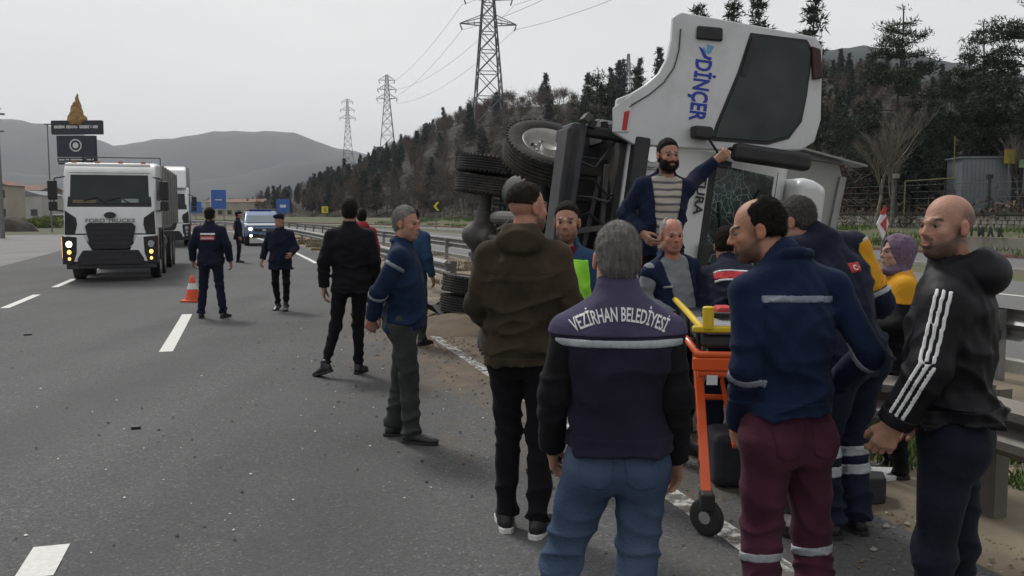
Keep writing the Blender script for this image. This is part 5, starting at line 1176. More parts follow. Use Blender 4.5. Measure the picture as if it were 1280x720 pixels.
def cab(g,paint,lit=False,glass=M_GLS,mirrors=True,wreck=False,depth=2.0):
    prof=[(FY(.95)-.0,.95),(FY(1.3),1.3),(FY(1.75),1.75),(FY(2.62),2.62),(FY(2.78)-.03,2.80),(-.55,2.90),(-1.2,2.94),(-depth,2.94),(-depth,1.05),(-1.75,.95),(-1.7,1.25),(-1.05,1.25),(-.98,.95)]
    body=MB().prism(prof,lambda y,z:Vector((-1.2,y,z)),lambda y,z:Vector((1.2,y,z))).build('cab_shell',paint,g,bevel=.07,seg=3)
    plate('windscreen_surround',[(-1.10,1.82),(-1.07,2.66),(1.07,2.66),(1.10,1.82)],M_PLB,g,.006,.03,.02)
    ws=plate('windscreen',[(-1.03,1.90),(-1.01,2.60),(1.01,2.60),(1.03,1.90)],glass,g,.012,.02,.02)
    if not wreck: plate('grille',[(-.66,1.36),(-.56,1.44),(.56,1.44),(.66,1.36),(.55,.90),(.42,.80),(-.42,.80),(-.55,.90)],M_PLB,g,.05,.06,.015)
    for k in range(0 if wreck else 4): plate('grille_bar',[(-.52,.92+k*.12),(-.53,.95+k*.12),(.53,.95+k*.12),(.52,.92+k*.12)],M_PLG,g,.06,.02,.003)
    for s in (-1,1):
        if not wreck: plate('corner_deflector',[(s*1.16,1.74),(s*1.18,1.18),(s*.92,1.18),(s*.86,1.40),(s*.88,1.56)],M_PLB,g,.022,.05,.012)
    plate('panel_gap',[(-1.18,1.15),(-1.18,1.18),(1.18,1.18),(1.18,1.15)],M_PLB,g,.006,.02,.0)
    if not wreck: MB().prism([(-1.22,.58),(-1.22,1.13),(-.70,1.13),(-.50,.78),(.50,.78),(.70,1.13),(1.22,1.13),(1.22,.58),(1.0,.50),(-1.0,.50)],lambda x,z:Vector((x,.10,z)),lambda x,z:Vector((x,-.25,z))).build('bumper',paint,g,bevel=.03)
    if not wreck: MB().prism([(-.72,.78),(.72,.78),(.86,.58),(.86,.42),(-.86,.42),(-.86,.58)],lambda x,z:Vector((x,.125,z)),lambda x,z:Vector((x,-.2,z))).build('lower_grille',M_PLB,g,bevel=.02)
    if not wreck: MB().box((0,.135,.62),(.56,.02,.12)).build('number_plate',M_PLG,g,bevel=.004)
    MB().box((0,-.1,.40),(2.3,.4,.14)).build('under_bumper',M_PLG,g,bevel=.02)
    for s in (-1,1):
        if not wreck: MB().prism([(s*.86,1.10),(s*1.24,1.13),(s*1.24,.45),(s*.98,.45),(s*.88,.70)],lambda x,z:Vector((x,.12,z)),lambda x,z:Vector((x,-.32,z))).build('headlight_housing',M_PLB,g,bevel=.02)
        for zz,r,on in (() if wreck else ((.93,.085,True),(.74,.062,True),(.58,.045,False))):
            MB().cyl((s*1.06,.10,zz),(s*1.06,.135,zz),r*1.2,n=20).build('lamp_bezel',M_PLG,g); 
            l_on=lit and not (s==-1 and zz==.93)
            MB().cyl((s*1.06,.13,zz),(s*1.06,.145,zz),r*(.85 if l_on else 1),n=20).build('headlight',(M_LIT if (l_on and zz>.8) else M_LITA if l_on else M_LAMPG),g)
        if not wreck: MB().box((s*1.235,-.03,.85),(.03,.22,.5)).build('indicator',M_LITA if (lit and s==1) else M_AMB,g,bevel=.008)
        # side window, door line, steps
        MB().prism([(-.42,1.98),(-.62,2.58),(-1.62,2.60),(-1.62,1.98)],lambda y,z:Vector((s*1.198,y,z)),lambda y,z:Vector((s*1.212,y,z))).build('side_window',M_GLS,g,bevel=.004)
        MB().box((s*1.205,-1.30,1.72),(.03,.22,.07)).build('door_handle',M_PLB,g,bevel=.01)
        for k in range(2): MB().box((s*1.16,-.62,.48+k*.34),(.12,.55,.06)).build('step',M_PLG,g,bevel=.008)
        MB().prism([(-.98,.5),(-.98,1.0),(-1.06,1.22),(-1.70,1.22),(-1.78,1.0),(-1.78,.9),(-2.0,.9),(-2.0,1.3),(-.86,1.3),(-.86,.5)],lambda y,z:Vector((s*1.0,y,z)),lambda y,z:Vector((s*1.25,y,z))).build('mudguard',M_PLG,g,bevel=.015)
        if mirrors:
            MB().tube([(s*1.15,-.15,2.55),(s*1.38,.02,2.50),(s*1.42,.02,1.75),(s*1.2,-.12,1.72)],.018,6).build('mirror_arm',M_PLB,g)
            MB().box((s*1.44,.0,2.22),(.24,.12,.46)).build('mirror',M_PLB,g,bevel=.03); MB().box((s*1.44,.0,1.84),(.22,.12,.22)).build('mirror',M_PLB,g,bevel=.03)
    for x in (-.55,.05): MB().tube([(x,FY(1.9)+.03,1.90),(x+.30,FY(2.05)+.03,2.06),(x+.62,FY(1.97)+.03,1.97)],.012,5).build('wiper',M_PLB,g)
    return body
# --- white lorry facing the camera
s_,t_=st(146,352); p=road(s_,-3.10)
g=thing('lorry','white tipper lorry with lit headlights driving towards the camera in the left lane','lorry',(p.x,p.y,0),heading(s_)+pi)
g.scale=(.86,1,1); cab(g,M_CABW,True)
b=MB(); b.lathe([(0,.0),(.17,.0),(.17,.03),(0,.03)],(0,0,0),'y',28); o=b.build('emblem',M_PLG,g,bevel=.0); o.scale=(1,1,.52); o.location=(0,FY(1.62)+.005,1.62)
b=MB(); b.lathe([(.155,.03),(.17,.03),(.17,.036),(.155,.036)],(0,0,0),'y',28); o=b.build('emblem_rim',M_CHROME,g); o.scale=(1,1,.52); o.location=(0,FY(1.62)+.007,1.62)
text_flat('lettering','FORD TRUCKS',.13,Matrix.Translation((0,.015,1.49))@Matrix.Rotation(pi,4,'Z')@Matrix.Rotation(pi/2,4,'X'),M_TGREY,g,.004,1.5)
plate('dashboard_paper',[(-.75,1.93),(-.75,2.02),(-.30,2.02),(-.30,1.93)],mat('pale dashboard paper',(.20,.26,.27),.4,.2,8),g,.014,.004,0)
plate('dashboard_box',[(.35,1.92),(.35,1.99),(.95,1.99),(.95,1.92)],mat('tan dashboard box',(.13,.09,.045),.4,.2,8),g,.014,.004,0)
MB().box((0,-.05,2.83),(2.2,.18,.07)).build('roof_lip',M_CABW,g,bevel=.02)
for x in (-.9,-.3,.3,.9): MB().box((x,-.18,2.90),(.12,.06,.05)).build('marker_lamp',M_AMB,g)
for x in (-.38,.38): MB().box((x,-5,1.0),(.09,8.2,.26)).build('frame_rail',M_CHAS,g)
body=MB(); body.prism([(-1.20,1.45),(-1.22,2.95),(1.22,2.95),(1.20,1.45),(1.0,1.2),(-1.0,1.2)],lambda x,z:Vector((x,-2.35,z)),lambda x,z:Vector((x,-8.8,z))); body.build('tipper_body',M_BOX,g,bevel=.02)
for i in range(7):
    for s in (-1,1): MB().box((s*1.245,-2.5-i*1.03,2.15),(.07,.12,1.6)).build('body_rib',M_ALU,g,bevel=.006)
for s in (-1,1): MB().cyl((s*1.1,-3.4,2.95),(s*1.1,-3.4,3.2),.014).build('cage_post',M_PLG,g)
MB().cyl((-1.1,-3.4,3.2),(1.1,-3.4,3.2),.014).build('cage_rail',M_PLG,g)
MB().cyl((1.0,-2.15,.7),(1.0,-2.15,2.9),.07).build('exhaust_stack',M_CHG,g); MB().cyl((.9,-2.6,.9),(.9,-4.0,.9),.28).build('air_tank',M_CHG,g,smooth=False); MB().cyl((-.9,-2.6,.85),(-.9,-4.0,.85),.30).build('fuel_tank',M_CHG,g)
for y in (-1.38,-3.1,-5.9,-7.25):
    for s in (-1,1): wheel(g,(s*1.05,y,.5),s,.5,.29)
    MB().cyl((-.9,y,.5),(.9,y,.5),.08).build('axle',M_CHAS,g)
# --- white tractor unit further back
s_=46.5; p=road(s_,-3.0); g=thing('tractor_unit','tall white articulated lorry cab following behind the tipper lorry','lorry',(p.x,p.y,0),heading(s_)+pi)
cab(g,M_CABW,False)
MB().prism([(-.12,2.85),(-.55,3.75),(-1.0,3.95),(-2.0,3.98),(-2.0,2.85)],lambda y,z:Vector((-1.1,y,z)),lambda y,z:Vector((1.1,y,z))).build('roof_deflector',M_CABW,g,bevel=.10,seg=3)
MB().prism([(-2.6,1.3),(-2.6,4.0),(-13,4.0),(-13,1.3)],lambda y,z:Vector((-1.25,y,z)),lambda y,z:Vector((1.25,y,z))).build('trailer_body',M_BOX,g,bevel=.03)
for y in (-1.4,-5.2): 
    for s in (-1,1): wheel(g,(s*1.05,y,.5),s,.5,.29)
# --- patrol car
M_PBLU=mat('blue patrol car paint',(.07,.13,.27),.3,.05,2,coat=.5); M_PWHT=mat('white patrol car paint',(.50,.52,.56),.3,.05,2,coat=.5)
s_,t_=st(331,306); p=Vector((-12.45,44.6,0)); g=thing('patrol_car','blue and white patrol off road car with lit headlights and a roof light bar','car',(p.x,p.y,0),heading(s_)+pi)
prof=[(.02,.48),(.06,.72),(-.02,.98),(-1.05,1.10),(-1.12,1.14),(-1.75,1.68),(-2.1,1.74),(-4.3,1.72),(-4.62,1.15),(-4.68,.5),(-4.3,.42),(-4.2,.7),(-3.95,.82),(-3.6,.82),(-3.4,.7),(-3.3,.40),(-1.35,.40),(-1.28,.7),(-1.05,.82),(-.68,.82),(-.48,.7),(-.4,.42)]
MB().prism(prof,lambda y,z:Vector((-.90+max(0,z-1.1)*.22,y,z)),lambda y,z:Vector((.90-max(0,z-1.1)*.22,y,z))).build('body',M_PBLU,g,bevel=.05,seg=3)
MB().prism([(-.86,-.05),(.86,-.05),(.82,-1.08),(-.82,-1.08)],lambda x,y:Vector((x,y,1.005+(-y)*.085)),lambda x,y:Vector((x,y,1.045+(-y)*.085))).build('bonnet',M_PWHT,g,bevel=.02)
MB().prism([(-.76,0),(.76,0),(.70,1),(-.70,1)],lambda x,t:Vector((x*.98,-1.14-.62*t+.02,1.17+.49*t)),lambda x,t:Vector((x*.98,-1.16-.62*t-.02,1.15+.49*t))).build('windscreen',mat('pale reflecting windscreen',(.10,.14,.16),.1,.1,2,spec=.8,coat=.8),g,bevel=.01)
for s in (-1,1): MB().prism([(-1.30,1.2),(-1.80,1.62),(-4.1,1.62),(-4.3,1.2)],lambda y,z:Vector((s*(.885-max(0,z-1.1)*.2),y,z)),lambda y,z:Vector((s*(.91-max(0,z-1.1)*.2),y,z))).build('side_window',M_GLS,g)
MB().box((0,.065,.80),(1.0,.03,.16)).build('grille',M_PLB,g,bevel=.01); MB().box((0,.06,.50),(1.5,.08,.2)).build('lower_grille',M_PLB,g,bevel=.01); MB().box((0,.09,.55),(.5,.02,.11)).build('number_plate',M_PWHT,g)
for s in (-1,1):
    MB().box((s*.66,.03,.86),(.30,.10,.17)).build('headlight_housing',M_LAMPG,g,bevel=.03); MB().cyl((s*.66,.07,.86),(s*.66,.10,.86),.075,n=16).build('headlight',M_LIT if s==1 else M_LITA,g); MB().cyl((s*.64,.08,.52),(s*.64,.11,.52),.06,n=14).build('fog_light',M_LIT if s==1 else M_LITA,g)
    MB().box((s*.98,-1.35,1.18),(.16,.10,.14)).build('mirror',M_PWHT,g,bevel=.03)
MB().box((0,-2.3,1.80),(1.15,.28,.10)).build('light_bar',mat('dark blue lamp bar',(.02,.04,.16),.2,.1,3),g,bevel=.03)
MB().box((0,.095,.80),(.20,.01,.10)).build('badge',M_CHROME,g)
for y in (-.88,-3.78):
    for s in (-1,1): wheel(g,(s*.80,y,.36),s,.36,.24)
# --- parked cars far left
def far_car(label,px,Y,m,rz):
    g=thing('parked_car',label,'car',(T0(px,Y).x,Y,0),rz,'cars parked beyond the forecourt')
    MB().prism([(0,.3),(.02,.7),(-.9,.85),(-1.5,1.35),(-3.2,1.38),(-3.9,.9),(-4.1,.3)],lambda y,z:Vector((-.82,y,z)),lambda y,z:Vector((.82,y,z))).build('body',m,g,bevel=.08)
    for s in (-1,1): MB().prism([(-1.05,.88),(-1.55,1.28),(-3.1,1.30),(-3.6,.92)],lambda y,z:Vector((s*.825,y,z)),lambda y,z:Vector((s*.84,y,z))).build('side_window',M_GLS,g)
    for y in (-.8,-3.2):
        for s in (-1,1): b=MB().cyl((s*.62,y,.32),(s*.84,y,.32),.32,n=16); b.build('wheel',M_TYRE,g)
far_car('small white car parked near the white gabled building',60,120,M_PWHT,RAD(80)); far_car('dark parked car beyond the yellow green shrub',92,118,mat('dark car paint',(.03,.035,.045),.3,.1,2,coat=.5),RAD(100)); far_car('grey parked car beside the flat workshop',125,135,mat('grey car paint',(.12,.12,.13),.3,.1,2,coat=.5),RAD(85))
# --- the overturned lorry, lying on its left side, front towards the camera
YAW=RAD(10.5); ROLL=RAD(7.5)
R_=Matrix.Rotation(YAW,3,'Z')@Matrix.Rotation(ROLL,3,'Y')
B3=Matrix((R_@Vector((0,0,1)),R_@Vector((0,-1,0)),R_@Vector((1,0,0)))).transposed()   # columns: truck right, forward, up
g=thing('overturned_lorry','white lorry lying on its side, door raised, wheels facing the road','lorry')
# cab front centre of the bumper level: up=.95 at the lower edge of the raised door
C0=Vector(((765-640)/F*8.5,8.5,1.27)); org=C0-B3@Vector((0,0,.95))
g.matrix_world=Matrix.Translation(org)@B3.to_4x4(); OT=g.matrix_world.copy(); OTi=OT.inverted()
def hit(px,py,yl):   # where the sight line meets the truck plane y = yl
    o=OTi@Vector((0,0,CAMZ)); d=OTi.to_3x3()@Vector(ray(px,py)); k=(yl-o.y)/d.y; return o+d*k
cab(g,M_CABO,False,M_CRACK,mirrors=False,wreck=True)
for s in (-1,1):
    MB().cyl((s*1.02,-.05,1.20),(s*1.02,.03,1.20),.13,n=24).build('headlight',M_LAMPG,g,bevel=.012); MB().cyl((s*1.02,.025,1.20),(s*1.02,.045,1.20),.075,n=20).build('lamp_reflector',M_CHROME,g)
    MB().prism([(s*.86,1.02),(s*1.16,1.02),(s*1.16,1.36),(s*.90,1.40)],lambda x,z:Vector((x,.012,z)),lambda x,z:Vector((x,-.06,z))).build('headlight_panel',M_CABO,g,bevel=.01)
plate('bonnet_edge',[(-1.1,1.42),(-1.1,1.44),(1.1,1.44),(1.1,1.42)],M_PLG,g,.008,.02,0)
text_flat('lettering','TURA',.125,Matrix.Translation((.70,.012,1.74))@Matrix.Rotation(pi,4,'Z')@Matrix.Rotation(pi/2,4,'X'),M_PLB,g,.004,1.15)
MB().box((-.15,.03,1.86),(.8,.10,.10)).build('wiper_cowl',M_PLB,g,bevel=.02)
for zz,pts in ((0,[(-.75,1.95),(-.35,2.3),(.0,2.55)]),(1,[(.15,1.95),(.45,2.25),(.85,2.45)])): MB().tube([(x,FY(z)+.035,z) for x,z in pts],.012,5).build('wiper_blade',M_PLB,g)
# long mirror folded over the right windscreen pillar and the small front mirror
MB().box((1.14,.22,2.32),(.17,.16,.80)).build('mirror',M_PLB,g,bevel=.05); MB().tube([(1.1,.0,1.85),(1.16,.2,1.9),(1.18,.2,2.0)],.02,6).build('mirror_arm',M_PLB,g)
# raised door
E=[hit(px,py,.05) for px,py in [(765,166),(790,181),(860,186),(925,190),(1000,188),(1016,178),(1024,150),(1026,60),(1018,47),(940,32),(850,16),(840,22),(838,50),(832,74),(822,92),(806,106),(788,117),(770,124)]]
def dprism(pts,y0,y1): 
    return MB().prism([(q.x,q.z) for q in pts],lambda x,z:Vector((x,y0,z)),lambda x,z:Vector((x,y1,z)))
M_DGL=mat('door glass with painted tree reflections',(.010,.017,.017),.10,.5,3,spec=.28,col2=(.030,.042,.040),detail=12)  # mottling painted into the colour imitates trees reflected in the pane
M_DOOR=mat('white door paint',(.50,.51,.52),.4,.10,.8,.05,3,coat=.3,dirt=.32)
door=dprism(E,.02,.09).build('door',M_DOOR,g,bevel=.018,seg=3)
Wn=[hit(px,py,.1) for px,py in [(940,46),(1006,54),(1013,66),(1006,120),(1000,150),(985,170),(960,177),(893,172),(900,152),(925,92)]]
cx=sum((q for q in Wn),Vector())/len(Wn)
dprism([cx+(q-cx)*1.07 for q in Wn],.088,.100).build('window_frame',M_PLB,door,bevel=.004)
dprism(Wn,.095,.112).build('window',M_DGL,door,bevel=.004)
dprism([hit(px,py,.1) for px,py in [(925,95),(931,97),(938,72),(944,50),(938,50),(931,74)]],.112,.118).build('window_divider',M_PLB,door)
dprism([hit(px,py,.1) for px,py in [(871,32),(903,35),(903,52),(870,49)]],.088,.125).build('handle_recess',M_PLB,door,bevel=.02)
dprism([hit(px,py,.1) for px,py in [(766,135),(790,118),(786,165),(766,165)]],.088,.105).build('step_panel',M_DOOR,door,bevel=.006)
dprism([hit(px,py,.1) for px,py in [(780,140),(787,138),(783,163),(777,163)]],.106,.109).build('red_mark',M_SRED,door)
dprism([hit(px,py,.1) for px,py in [(1013,58),(1024,62),(1027,98),(1015,100)]],.085,.14).build('hinge_cover',mat('dark maroon trim',(.04,.015,.02),.6),door,bevel=.015)
dprism([hit(px,py,.1) for px,py in [(862,158),(884,160),(888,172),(880,176),(862,173)]],.10,.24).build('front_mirror',M_PLB,door,bevel=.02)
MB().tube([hit(px,py,.1) for px,py in [(851,36),(849,62),(843,84),(830,103),(812,118),(792,130),(786,134)]],.007,5).build('arch_crease',M_CHG,door)
a_,b_=hit(885,172,.17),hit(898,192,.12); MB().cyl(a_,b_,.012).build('mirror_stalk',M_PLB,door)
# lettering reads from top to bottom
pc=hit(875,112,.1); up_=(hit(876,78,.1)-hit(868,146,.1)); up_.y=0; rd=-up_.normalized(); ud=Vector((-rd.z,0,rd.x)); 
# seen from in front (+y looking back) text right = reading direction
nr=Vector((0,1,0)); ud=nr.cross(rd)
Mx=Matrix((rd,ud,nr)).transposed().to_4x4(); Mx.translation=Vector((pc.x,.0935,pc.z)); Lh=up_.length
V_,F_=text_mesh('DİNÇER',1,.0,1); w0=max(v.x for v in V_)-min(v.x for v in V_); sz=.225
text_flat('lettering','DİNÇER',sz,Mx,M_BLT,door,.007,Lh*1.10/(w0*sz))
dprism([hit(px,py,.1) for px,py in [(874,58),(878,60),(884,70),(891,72),(888,76),(880,72)]],.090,.0935).build('logo_stroke',M_BLT,door)
dprism([hit(px,py,.1) for px,py in [(884,55),(893,58),(889,66),(885,68)]],.090,.0935).build('logo_leaf',M_LBL,door); dprism([hit(px,py,.1) for px,py in [(880,58),(884,64),(883,70),(879,62)]],.090,.0935).build('logo_leaf',M_LBL,door)
# fairing and goods body
MB().prism([(-.12,2.84),(-.25,3.12),(-.6,3.42),(-1.95,3.50),(-1.95,2.84)],lambda y,z:Vector((-1.05,y,z)),lambda y,z:Vector((1.05,y,z))).build('roof_fairing',M_CABO,g,bevel=.12,seg=4)
gx=.30; gt=4.50   # the goods body has been torn sideways off its frame
gb=MB().prism([(-1.25+gx,1.25),(-1.25+gx,gt-.15),(1.05+gx,gt),(1.25+gx,gt-.08),(1.25+gx,1.25)],lambda x,z:Vector((x,-2.20,z)),lambda x,z:Vector((x,-8.4,z))).build('goods_body',M_BOX,g,bevel=.01)
for s in (-1,1): MB().box((s*1.24+gx,-2.19,2.85),(.09,.09,3.2)).build('corner_post',M_ALU,gb,bevel=.01)
MB().box((gx,-2.19,1.25),(2.5,.09,.09)).build('edge_rail',M_ALU,gb,bevel=.01); MB().box((gx-.1,-2.19,gt-.08),(2.3,.09,.09),Matrix.Rotation(-.065,3,'Y')).build('edge_rail',M_ALU,gb,bevel=.01)
MB().box((1.28+gx,-2.12,3.95),(.025,.28,1.5),Matrix.Rotation(-.10,3,'Y')).build('torn_roof_sheet',M_ALU,gb)
for i in range(6): MB().box((-1.1+i*.44+gx,-2.19,2.65),(.02,.02,2.7)).build('panel_joint',M_ALU,gb)
for i in range(12): MB().box((0,-2.6-i*.5,1.2),(2.4,.06,.12)).build('floor_bearer',M_CHAS,gb)
# chassis and running gear
for x in (-.40,.40): MB().box((x,-4.7,.95),(.09,8.4,.27)).build('frame_rail',M_CHAS,g,bevel=.008)
for y in (-.5,-2.3,-3.4,-4.5,-6.4,-8.2): MB().box((0,y,.95),(.74,.10,.2)).build('cross_member',M_CHAS,g,bevel=.01)
v=Vol((-.45,-2.5,.45),(.45,-.3,1.35),.03)
v.ell((0,-1.0,.95),(.32,.45,.34),.1); v.cone((0,-1.0,.68),(0,-1.5,.72),.20,.22,.08); v.cone((0,-1.4,.9),(0,-2.3,.86),.26,.14,.1); v.cone((-.2,-.8,.65),(.25,-.9,.62),.09,.08,.04); v.ell((.22,-1.2,.70),(.10,.14,.12),.03); v.ell((-.25,-.7,.8),(.12,.12,.12),.03); sdf_obj('engine',v,M_CHAS,g)
MB().cyl((0,-2.3,.84),(0,-5.5,.55),.05).build('drive_shaft',M_CHG,g)
def axle(y,rear):
    MB().cyl((-.85,y,.52),(.85,y,.52),.075 if not rear else .095).build('axle_beam',M_CHG if rear else M_CHAS,g)
    for x in (-.42,.42):
        for k in range(5): MB().box((x,y,.64+k*.020),(.08,1.35-.2*k,.016)).build('leaf_spring',M_CHAS,g)
        MB().cyl((x+.12*(1 if x>0 else -1),y+.2,.6),(x+.12*(1 if x>0 else -1),y+.35,1.05),.045).build('shock_absorber',M_CHG,g)
axle(-1.40,False); axle(-5.60,True)
v=Vol((-.40,-6.1,.15),(.40,-5.1,.95),.025); v.ell((0,-5.6,.52),(.23,.30,.31),.08); v.cone((0,-5.3,.56),(0,-5.15,.57),.12,.09,.05); v.cone((-.38,-5.6,.52),(.38,-5.6,.52),.12,.12,.1); sdf_obj('differential',v,M_CHG,g)
st_=Matrix.Rotation(RAD(34),3,'Z')
wheel(g,(1.03,-1.40,.5),1,.5,.30,st_); wheel(g,(-1.03,-1.40,.5),-1,.5,.30,st_)
for s in (-1,1):
    wheel(g,(s*.78,-5.6,.5),-s,.5,.27); wheel(g,(s*1.10,-5.6,.5),s,.5,.27)
MB().cyl((.66,-2.6,.75),(.66,-4.0,.75),.27,n=20).build('fuel_tank',M_CHAS,g,bevel=.02); MB().box((-.72,-3.1,.78),(.5,.8,.42)).build('battery_box',M_CHAS,g,bevel=.02)
for k,(a,c) in enumerate([((.30,-2.2,.62),(.30,-4.9,.60)),((-.28,-2.1,.60),(-.25,-5.1,.66))]): MB().cyl(a,c,.10 if k==0 else .08,n=14).build('air_tank',M_CHG,g)
rnd=random.Random(6)
for k in range(7):
    x=rnd.uniform(-.5,.5); pts=[(x,-2.0,.7),(x+rnd.uniform(-.2,.2),-2.8,.55+rnd.uniform(-.1,.15)),(x+rnd.uniform(-.3,.3),-3.8,.6+rnd.uniform(-.1,.1)),(rnd.uniform(-.4,.4),-5.0,.66)]
    MB().tube(pts,.020,6).build('hose',M_CHAS if k%2 else M_CHG,g)
v=Vol((.0,-3.0,.3),(.85,-1.8,1.0),.025); v.cone((.25,-2.0,.62),(.45,-2.3,.48),.10,.10,.05); v.cone((.45,-2.3,.48),(.55,-2.7,.52),.10,.09,.05); v.ell((.35,-2.1,.55),(.14,.16,.14),.04); sdf_obj('silencer',v,M_CHG,g)
# underside of the cab front: torn apron, radiator opening, bent brackets
MB().prism([(-1.15,.30),(1.20,.36),(1.20,.52),(-1.15,.48)],lambda x,z:Vector((x,.10,z)),lambda x,z:Vector((x,-.30,z))).build('bumper_apron',mat('dark blue grey bumper plastic',(.024,.028,.036),.6,.3,3,.3,20,dirt=.3),g,bevel=.03)
for x0,x1 in ((1.10,1.20),(-1.15,-1.02)): MB().box(((x0+x1)/2,-.04,.76),(x1-x0,.16,.52)).build('bumper_side',M_CHAS,g,bevel=.03)
MB().box((0,-.52,.925),(2.36,.98,.06)).build('cab_floor',M_CHAS,g)
MB().box((0,.03,1.07),(2.32,.16,.15)).build('front_crossmember',M_PLG,g,bevel=.02)
MB().box((0,-.45,.76),(1.9,.10,.56)).build('radiator',M_CHAS,g,bevel=.01)
for k in range(7): MB().box((-.78+k*.26,-.38,.76),(.02,.03,.5)).build('radiator_bar',M_PLG,g)
MB().box((-.05,-.12,.86),(1.85,.05,.05),Matrix.Rotation(.05,3,'Y')).build('bent_crossbar',M_CHG,g,bevel=.01); MB().box((-.10,-.05,.66),(1.7,.04,.03),Matrix.Rotation(-.09,3,'Y')).build('bent_bracket',M_PLG,g)
MB().box((.25,-.02,.76),(.05,.04,.50),Matrix.Rotation(.25,3,'Y')).build('bent_bracket',M_CHG,g)
for k in range(10): 
    MB().box((1.22+rnd.uniform(-.04,.05),-.02+rnd.uniform(-.1,.1),.50+k*.07),(.08,.16,.07),Matrix.Rotation(rnd.uniform(-.6,.6),3,'Y')).build('broken_trim',[M_CHG,M_PLG,M_ALU,M_CHAS][k%4],g,bevel=.01)
for k in range(9):
    x=rnd.uniform(-.9,.9); MB().tube([(x,-.1,.52),(x+rnd.uniform(-.1,.1),.02,.66),(x+rnd.uniform(-.25,.25),-.05,.85),(x+rnd.uniform(-.3,.3),-.2,1.0)],.012,5).build('torn_cable',M_PLB if k%3 else M_CHG,g)
# ---------------- the people in the photograph ----------------
F_JEAN=mat('blue jeans',(.085,.120,.185),.9,.3,3,.5,120,col2=(.024,.044,.085),spec=.12,detail=9); F_JEAND=fabric('dark jeans',(.012,.015,.026),.85,.3)
F_BLK=fabric('black cloth',(.009,.009,.011),.85,.2); F_BLKS=mat('black quilted nylon',(.005,.005,.007),.6,.2,10,.25,40,spec=.22)
F_NAVY=fabric('navy work cloth',(.010,.019,.052),.85,.2); F_NAVY2=fabric('dark navy uniform cloth',(.010,.014,.030),.85,.2)
F_BLUEJ=fabric('blue work jacket cloth',(.010,.022,.055),.85,.2); F_MAR=fabric('maroon work trousers',(.080,.024,.042),.9,.3)
F_VYOKE=fabric('faded violet vest cloth',(.070,.062,.115),.9,.15); F_VBODY=fabric('dark violet vest cloth',(.020,.018,.035),.9,.2)
F_BRN=fabric('olive brown jacket cloth',(.050,.037,.024),.9,.25); F_GRYT=fabric('grey green trousers',(.040,.045,.044),.9,.25)
F_BLKT=fabric('black trousers cloth',(.008,.008,.010),.9,.2); F_HIV=mat('lime high visibility cloth',(.30,.75,.05),.7,.1,20,.2,60)
F_YEL=fabric('yellow orange cloth',(.62,.30,.02),.8,.12); F_RED=fabric('red cloth',(.30,.03,.04)); F_REDB=mat('red band',(.42,.02,.025),.7,.1,30)
F_WHT=mat('white print',(.62,.62,.62),.7,.06,30); F_LGRY=fabric('pale grey shirt cloth',(.22,.24,.26)); F_CREAM=fabric('cream shirt cloth',(.36,.33,.28))
F_BLUE=fabric('mid blue cloth',(.03,.07,.14)); F_CARD=fabric('navy cardigan knit',(.012,.018,.045),.95,.2,bump=.6,bscale=160); F_MARS=fabric('maroon shirt',(.10,.015,.025))
F_SCARF=mat('mauve patterned scarf',(.15,.10,.15),.8,.3,60,.2,60,col2=(.07,.045,.08)); M_GLOVE=mat('blue nitrile glove',(.08,.28,.50),.45,.1,20)
F_STRIPE=mat('striped knit',(.33,.31,.27),.9,.1,4); 
def stripe_knit():
    m,t,b=newmat('cream shirt with dark stripes'); N=t.nodes; L=t.links; tc=N.new('ShaderNodeTexCoord'); w=N.new('ShaderNodeTexWave'); w.bands_direction='Z'; w.inputs['Scale'].default_value=5.5; w.inputs['Distortion'].default_value=1.6
    L.new(tc.outputs['Object'],w.inputs['Vector']); r=N.new('ShaderNodeValToRGB'); r.color_ramp.interpolation='CONSTANT'; r.color_ramp.elements[0].color=(.10,.10,.11,1); r.color_ramp.elements[1].position=.26; r.color_ramp.elements[1].color=(.36,.33,.28,1)
    L.new(w.outputs['Fac'],r.inputs['Fac']); L.new(r.outputs[0],b.inputs['Base Color']); b.inputs['Roughness'].default_value=.9; return m
F_STRIPE=stripe_knit()
SH=(M_SHOE,'low'); BT=(M_SHOE,'boot'); HN=.0066; BH=.0048
def crescent(r,cc,rr,name,mt,nrm_,right,up,off=.0):
    pass
# 1 municipal worker seen from behind
r=person('grey haired man seen from behind in violet municipal vest over black sleeves and blue jeans',(.335,2.95,0),-2,1.68,HN,
  J=dict(pel=(.02,0,.955),nk=(.02,.0,1.455),Re=(.225,-.05,1.14),Rw=(.235,.07,.89),Le=(-.205,-.03,1.14),Lw=(-.205,.09,.92),
         Rk=(.10,.02,.50),Ra=(.10,-.06,.085),Lk=(-.17,.05,.50),La=(-.25,.0,.085)),
  jacket=dict(mat=F_VBODY,hem=.0,collar='stand',thick=.016,sr=.051,fold=.009,flare=.003),sleeve=F_BLK,wide=.98,
  trousers=dict(mat=F_JEAN,w=1.05,cuff=.066),shoes=SH,hair=(M_HGRY,'short'),head=(8,4,0),skin=(.38,.21,.15),bh=BH,
  extras=[('yoke','vest_yoke',F_VYOKE,.395),('band','reflective_stripe',M_REFL,.372,.028,.22),('hemband','hem_band',F_VBODY),('cuff','cuff',F_BLK,1),('cuff','cuff',F_BLK,-1),('pocket','back_pocket',F_JEAN,.075,-.06),('pocket','back_pocket',F_JEAN,-.075,-.06)],
  hands={1:dict(d=(.0,.5,-1),palm=(-.6,-.6,0)),-1:dict(d=(.1,.5,-1))})
back_text(r,'VEZİRHAN BELEDİYESİ',.062,.452,F_WHT,arc=.30,sx=.50,bold=.0010,off=.008)
